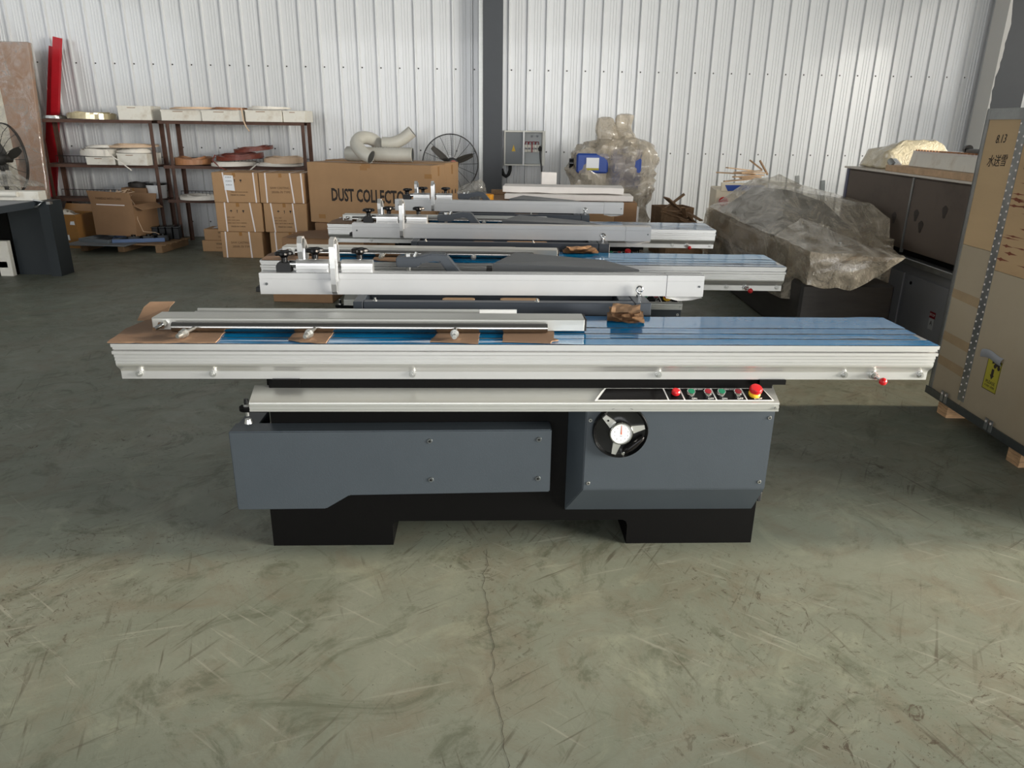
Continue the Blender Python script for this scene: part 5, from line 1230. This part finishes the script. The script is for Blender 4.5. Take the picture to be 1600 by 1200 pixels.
m = MB(); m.box(3.29, 3.42, 7.5505, 7.60, 0.62, 1.275); obj('end_strip', m, 'cab_side', ub)
m = MB(); m.box(3.26, 4.65, 5.0, 7.6, 1.2755, 1.292, 0.003); obj('top_board', m, 'cab_top', t)
for a, z in ((6.05, 0.9), (6.5, 0.92), (5.75, 1.05), (6.15, 0.98)):
    m = MB(); m.prism([(a + 0.035 * math.cos(R(q)) * (1 + 0.3 * math.sin(3 * R(q))), z + 0.05 * math.sin(R(q))) for q in range(0, 360, 30)], 'x', 3.2835, 3.2848); obj('grease_stain', m, 'grease', ub)
# things on top of the cabinet
t = thing('perforated_tray', 'white trough with a row of orange teeth on top of the grey cabinet', 'tray', (3.36, 5.02, 1.345), R(-2))
m = MB(); m.prism([(0, 0), (0.02, 0.11), (0.30, 0.11), (0.32, 0), ], 'y', 0, 1.66); obj('trough', m, 'whitebox', t)
m = MB(); m.box(0.02, 0.30, 0.0, 1.66, 0.1105, 0.125); obj('lid', m, 'foam', t)
for k in range(32):
    m = MB(); m.box(0.006, 0.03, 0.02 + k * 0.05, 0.045 + k * 0.05, 0.1255, 0.136); obj('tooth', m, 'coil_tan', t)
m = MB(); m.box(0, 0.30, 0, 1.86, 0, 0.05, 0.003); o = obj('wood_board', m, 'slat'); o.location = (3.30, 4.98, 1.2925); tag(o, 'light wooden board under the white trough on the cabinet', 'board')
t = thing('black_bar', 'black bar with orange end lying on the white trough', 'bar', (3.52, 5.55, 1.472), R(84))
m = MB(); m.box(0, 0.50, 0, 0.05, 0, 0.035, 0.006); obj('bar', m, 'black_plastic', t); m = MB(); m.cyl((0.54, 0.025, 0.03), (0.505, 0.025, 0.03), 0.032, n=14); obj('knob', m, 'black_plastic', t); m = MB(); m.box(-0.06, -0.001, 0, 0.05, 0, 0.038, 0.004); obj('orange_end', m, 'needle', t)
t = thing('beige_bundle', 'beige film-covered bundle behind the white trough on the cabinet', 'bundle', (0, 0, 0))
me = hull_mesh([(3.36, 7.0, 1.293), (3.95, 7.0, 1.293), (3.36, 7.5, 1.293), (3.95, 7.5, 1.293), (3.37, 7.02, 1.43), (3.55, 7.1, 1.53), (3.85, 7.1, 1.54), (4.0, 7.1, 1.42), (3.40, 7.45, 1.44), (3.85, 7.45, 1.53)])
crumple(me, 0.02, 5, 6, cuts=6, ridged=True); smooth_all(me); obj('cover', me, 'wrap_beige', t)
m = MB(); m.box(3.45, 3.85, 7.08, 7.42, 1.2935, 1.44, 0.03); obj('filling', m, 'beige', t)
for k, (x, y) in enumerate(((3.34, 6.55), (3.36, 6.72))):
    m = MB(); m.box(0, 0.08, 0, 0.30, 0, 0.02, 0.004); m.cyl((0.04, 0.30, 0.04), (0.06, 0.42, 0.075), 0.03, n=12); o = obj('putty_knife', m, 'white' if k else 'galv'); o.location = (x, y - 0.2 * k, 1.2925); tag(o, ('grey scraper' if k == 0 else 'white handled scraper') + ' lying on the cabinet edge beside the bundle', 'scraper')
# chrome frame pieces between wrapped machine and cabinet
for k, lab in enumerate(('bent shiny metal strip leaning behind the film-wrapped machine', 'dark metal stand behind the film-wrapped machine')):
    m = MB(); m.box(0, 0.05, 0, 0.02, 0, 1.12 - 0.05 * k); m.box(-0.05, 0.12, -0.05, 0.10, 0, 0.02); o = obj('metal_strip', m, 'galv' if k == 0 else 'galv_dark'); o.location = (3.40 + 0.30 * k, 8.9, 0); o.rotation_euler = (0, R(-7), 0); tag(o, lab, 'metal strip')

# plywood crate with steel strapping
t = thing('plywood_crate', 'tall plywood crate with steel edges and a yellow sticker at the right edge', 'crate', (0, 0, 0))
CX = 2.61
def crate_panel(name, y0, y1, z0, z1, mat, th=0.012):
    m = MB(); m.box(CX, CX + th, y0, y1, z0, z1); return obj(name, m, mat, t)
m = MB(); m.box(CX + 0.0125, 4.2, 2.76, 4.34, 0.135, 1.72); obj('inner_box', m, 'ply_edge', t)
pp = crate_panel('upper_sheet', 4.02, 4.335, 1.02, 1.73, 'ply_new'); crate_panel('upper_sheet', 2.76, 4.015, 0.93, 1.73, 'ply')
p1_ = crate_panel('lower_sheet', 4.02, 4.335, 0.13, 1.018, 'ply_pale'); p2_ = crate_panel('lower_sheet', 2.76, 4.015, 0.13, 0.928, 'ply_pale')
M('ply_mark', (160, 138, 106), 0.7, 0, 0.1, 8)
rp = random.Random(12)
for z in (0.44, 0.70, 0.29): 
    m = MB(); m.prism([(4.05, z), (4.33, z + 0.01), (4.33, z + 0.06), (4.05, z + 0.055)], 'x', CX - 0.0012, CX - 0.0002); obj('tape_mark', m, 'ply_mark', p1_)
for k in range(24):
    y = 3.96 - rp.uniform(0.0, 0.45); z = 0.98 + 0.45 * (k / 24) + rp.uniform(-0.02, 0.02); l = rp.uniform(0.05, 0.13); h = rp.uniform(0.004, 0.011)
    m = MB(); m.prism([(y - l, z), (y - l * 0.2, z - h * 0.5), (y, z - h), (y + l * 0.2, z - h * 0.4), (y + l * 0.7, z), (y + l * 0.2, z + h * 0.4), (y, z + h), (y - l * 0.2, z + h * 0.5)], 'x', CX - 0.0012, CX - 0.0002); obj('knot_stain', m, 'stain', pp)
# perforated steel strap and edge angles
m = MB(); m.box(CX - 0.003, CX - 0.0003, 3.985, 4.045, 0.16, 1.70); sp_ = obj('steel_strap', m, 'galv', t)
hm = MB(); hm.cyl((0, 0, 0), (-0.002, 0, 0), 0.0055, n=8); hme = hm.mesh('rivet'); hme.materials.append(MATS['strap'])
for k in range(36):
    for q in (-1, 1):
        obj('rivet', hme, None, sp_, loc=(CX - 0.003, 4.015 + q * 0.021, 0.19 + k * 0.042 + (0.02 if q > 0 else 0)))
m = MB(); m.box(CX - 0.006, CX - 0.0004, 4.315, 4.345, 0.13, 1.75); m.box(CX - 0.006, CX + 0.04, 4.3405, 4.347, 0.13, 1.75); obj('edge_angle', m, 'galv', t)
m = MB(); m.box(CX - 0.006, CX - 0.0004, 2.76, 4.314, 1.70, 1.75); m.box(CX - 0.006, 4.2, 2.75, 4.345, 1.7505, 1.757); obj('top_angle', m, 'galv', t)
m = MB(); m.box(CX - 0.014, CX - 0.0065, 2.74, 4.36, 0.098, 0.135); m.box(CX - 0.014, 4.2, 2.74, 4.36, 0.090, 0.0975); ba = obj('bottom_angle', m, 'galv_dark', t)
for y in (4.16, 3.72, 3.36, 2.95):
    for q in (0, 1):
        m = MB(); m.box(CX - 0.018, CX - 0.0145, y - q * 0.04, y + 0.026 - q * 0.04, 0.10, 0.165); cl = obj('clip', m, 'galv', ba)
        m = MB(); m.cyl((CX - 0.019, y + 0.013 - q * 0.04, 0.148), (CX - 0.0215, y + 0.013 - q * 0.04, 0.148), 0.007, n=10); obj('rivet', m, 'strap', cl)
for y in (4.14, 3.46, 2.85):
    m = MB()
    for l in range(5): m.box(CX + 0.015 + 0.001 * (l % 2), CX + 0.36, y, y + 0.10 + 0.002 * (l % 2), 0.0 + l * 0.0178, 0.0172 + l * 0.0178)
    obj('skid_block', m, 'ply_edge', t)
# yellow sticker
m = MB(); m.prism([(3.74, 0.30), (3.86, 0.30), (3.86, 0.475), (3.74, 0.475)], 'x', CX - 0.0016, CX - 0.0004); stk = obj('yellow_sticker', m, 'yellow_label', t)
for b_ in (((3.74, 0.30), (3.743, 0.475)), ((3.857, 0.30), (3.86, 0.475)), ((3.74, 0.30), (3.86, 0.303))):
    (a0, z0), (a1, z1) = b_; m = MB(); m.prism([(a0, z0), (a1, z0), (a1, z1), (a0, z1)], 'x', CX - 0.0022, CX - 0.0017); obj('border', m, 'ink', stk)
m = MB(); Mx = face_left(CX - 0.0017, 3.80, 0.395); m.prism([(-0.010, 0.028), (-0.010, -0.005), (-0.018, -0.005), (0, -0.030), (0.018, -0.005), (0.010, -0.005), (0.010, 0.028)], 'z', 0, 0.0005, Mx); obj('arrow', m, 'ink', stk)
m = MB(); m.prism([(0.0, 0.05), (0.045, 0.05), (0.052, 0.08), (0.01, 0.08)], 'z', 0, 0.0005, Mx); m.prism(circ(0.012, 14, 0.01, 0.048), 'z', 0.0006, 0.001, Mx); m.prism(circ(0.012, 14, 0.042, 0.044), 'z', 0.0006, 0.001, Mx); m.prism([(-0.02, 0.055), (0.0, 0.06), (0.0, 0.066), (-0.02, 0.07)], 'z', 0, 0.0005, Mx); obj('truck_mark', m, 'ink', stk)
lettering('PLEASE', 0.026, 'ink', stk, face_left(CX - 0.0018, 3.80, 0.346)); lettering('FORK HERE', 0.0165, 'ink', stk, face_left(CX - 0.0018, 3.80, 0.324))
m = MB(); m.grid(lambda u, v: (CX - 0.0025 - 0.012 * math.sin(math.pi * v) * (0.4 + u * 0.6), 3.93 - 0.19 * u, 0.455 + 0.045 * v + 0.012 * u + 0.01 * math.sin(5 * u)), 8, 5); obj('peeled_corner', m, 'cab_grey', stk)
# felt pen notes
for s, y, z, sz in (('8.13', 4.18, 1.60, 0.062), ('水送雪', 4.175, 1.485, 0.066), ('生嘉', 3.90, 1.60, 0.070), ('1F.', 3.915, 1.485, 0.080)):
    lettering(s, sz, 'ink', t, face_left(CX - 0.0012, y, z, R(4)), shear=0.25, sx=0.85)
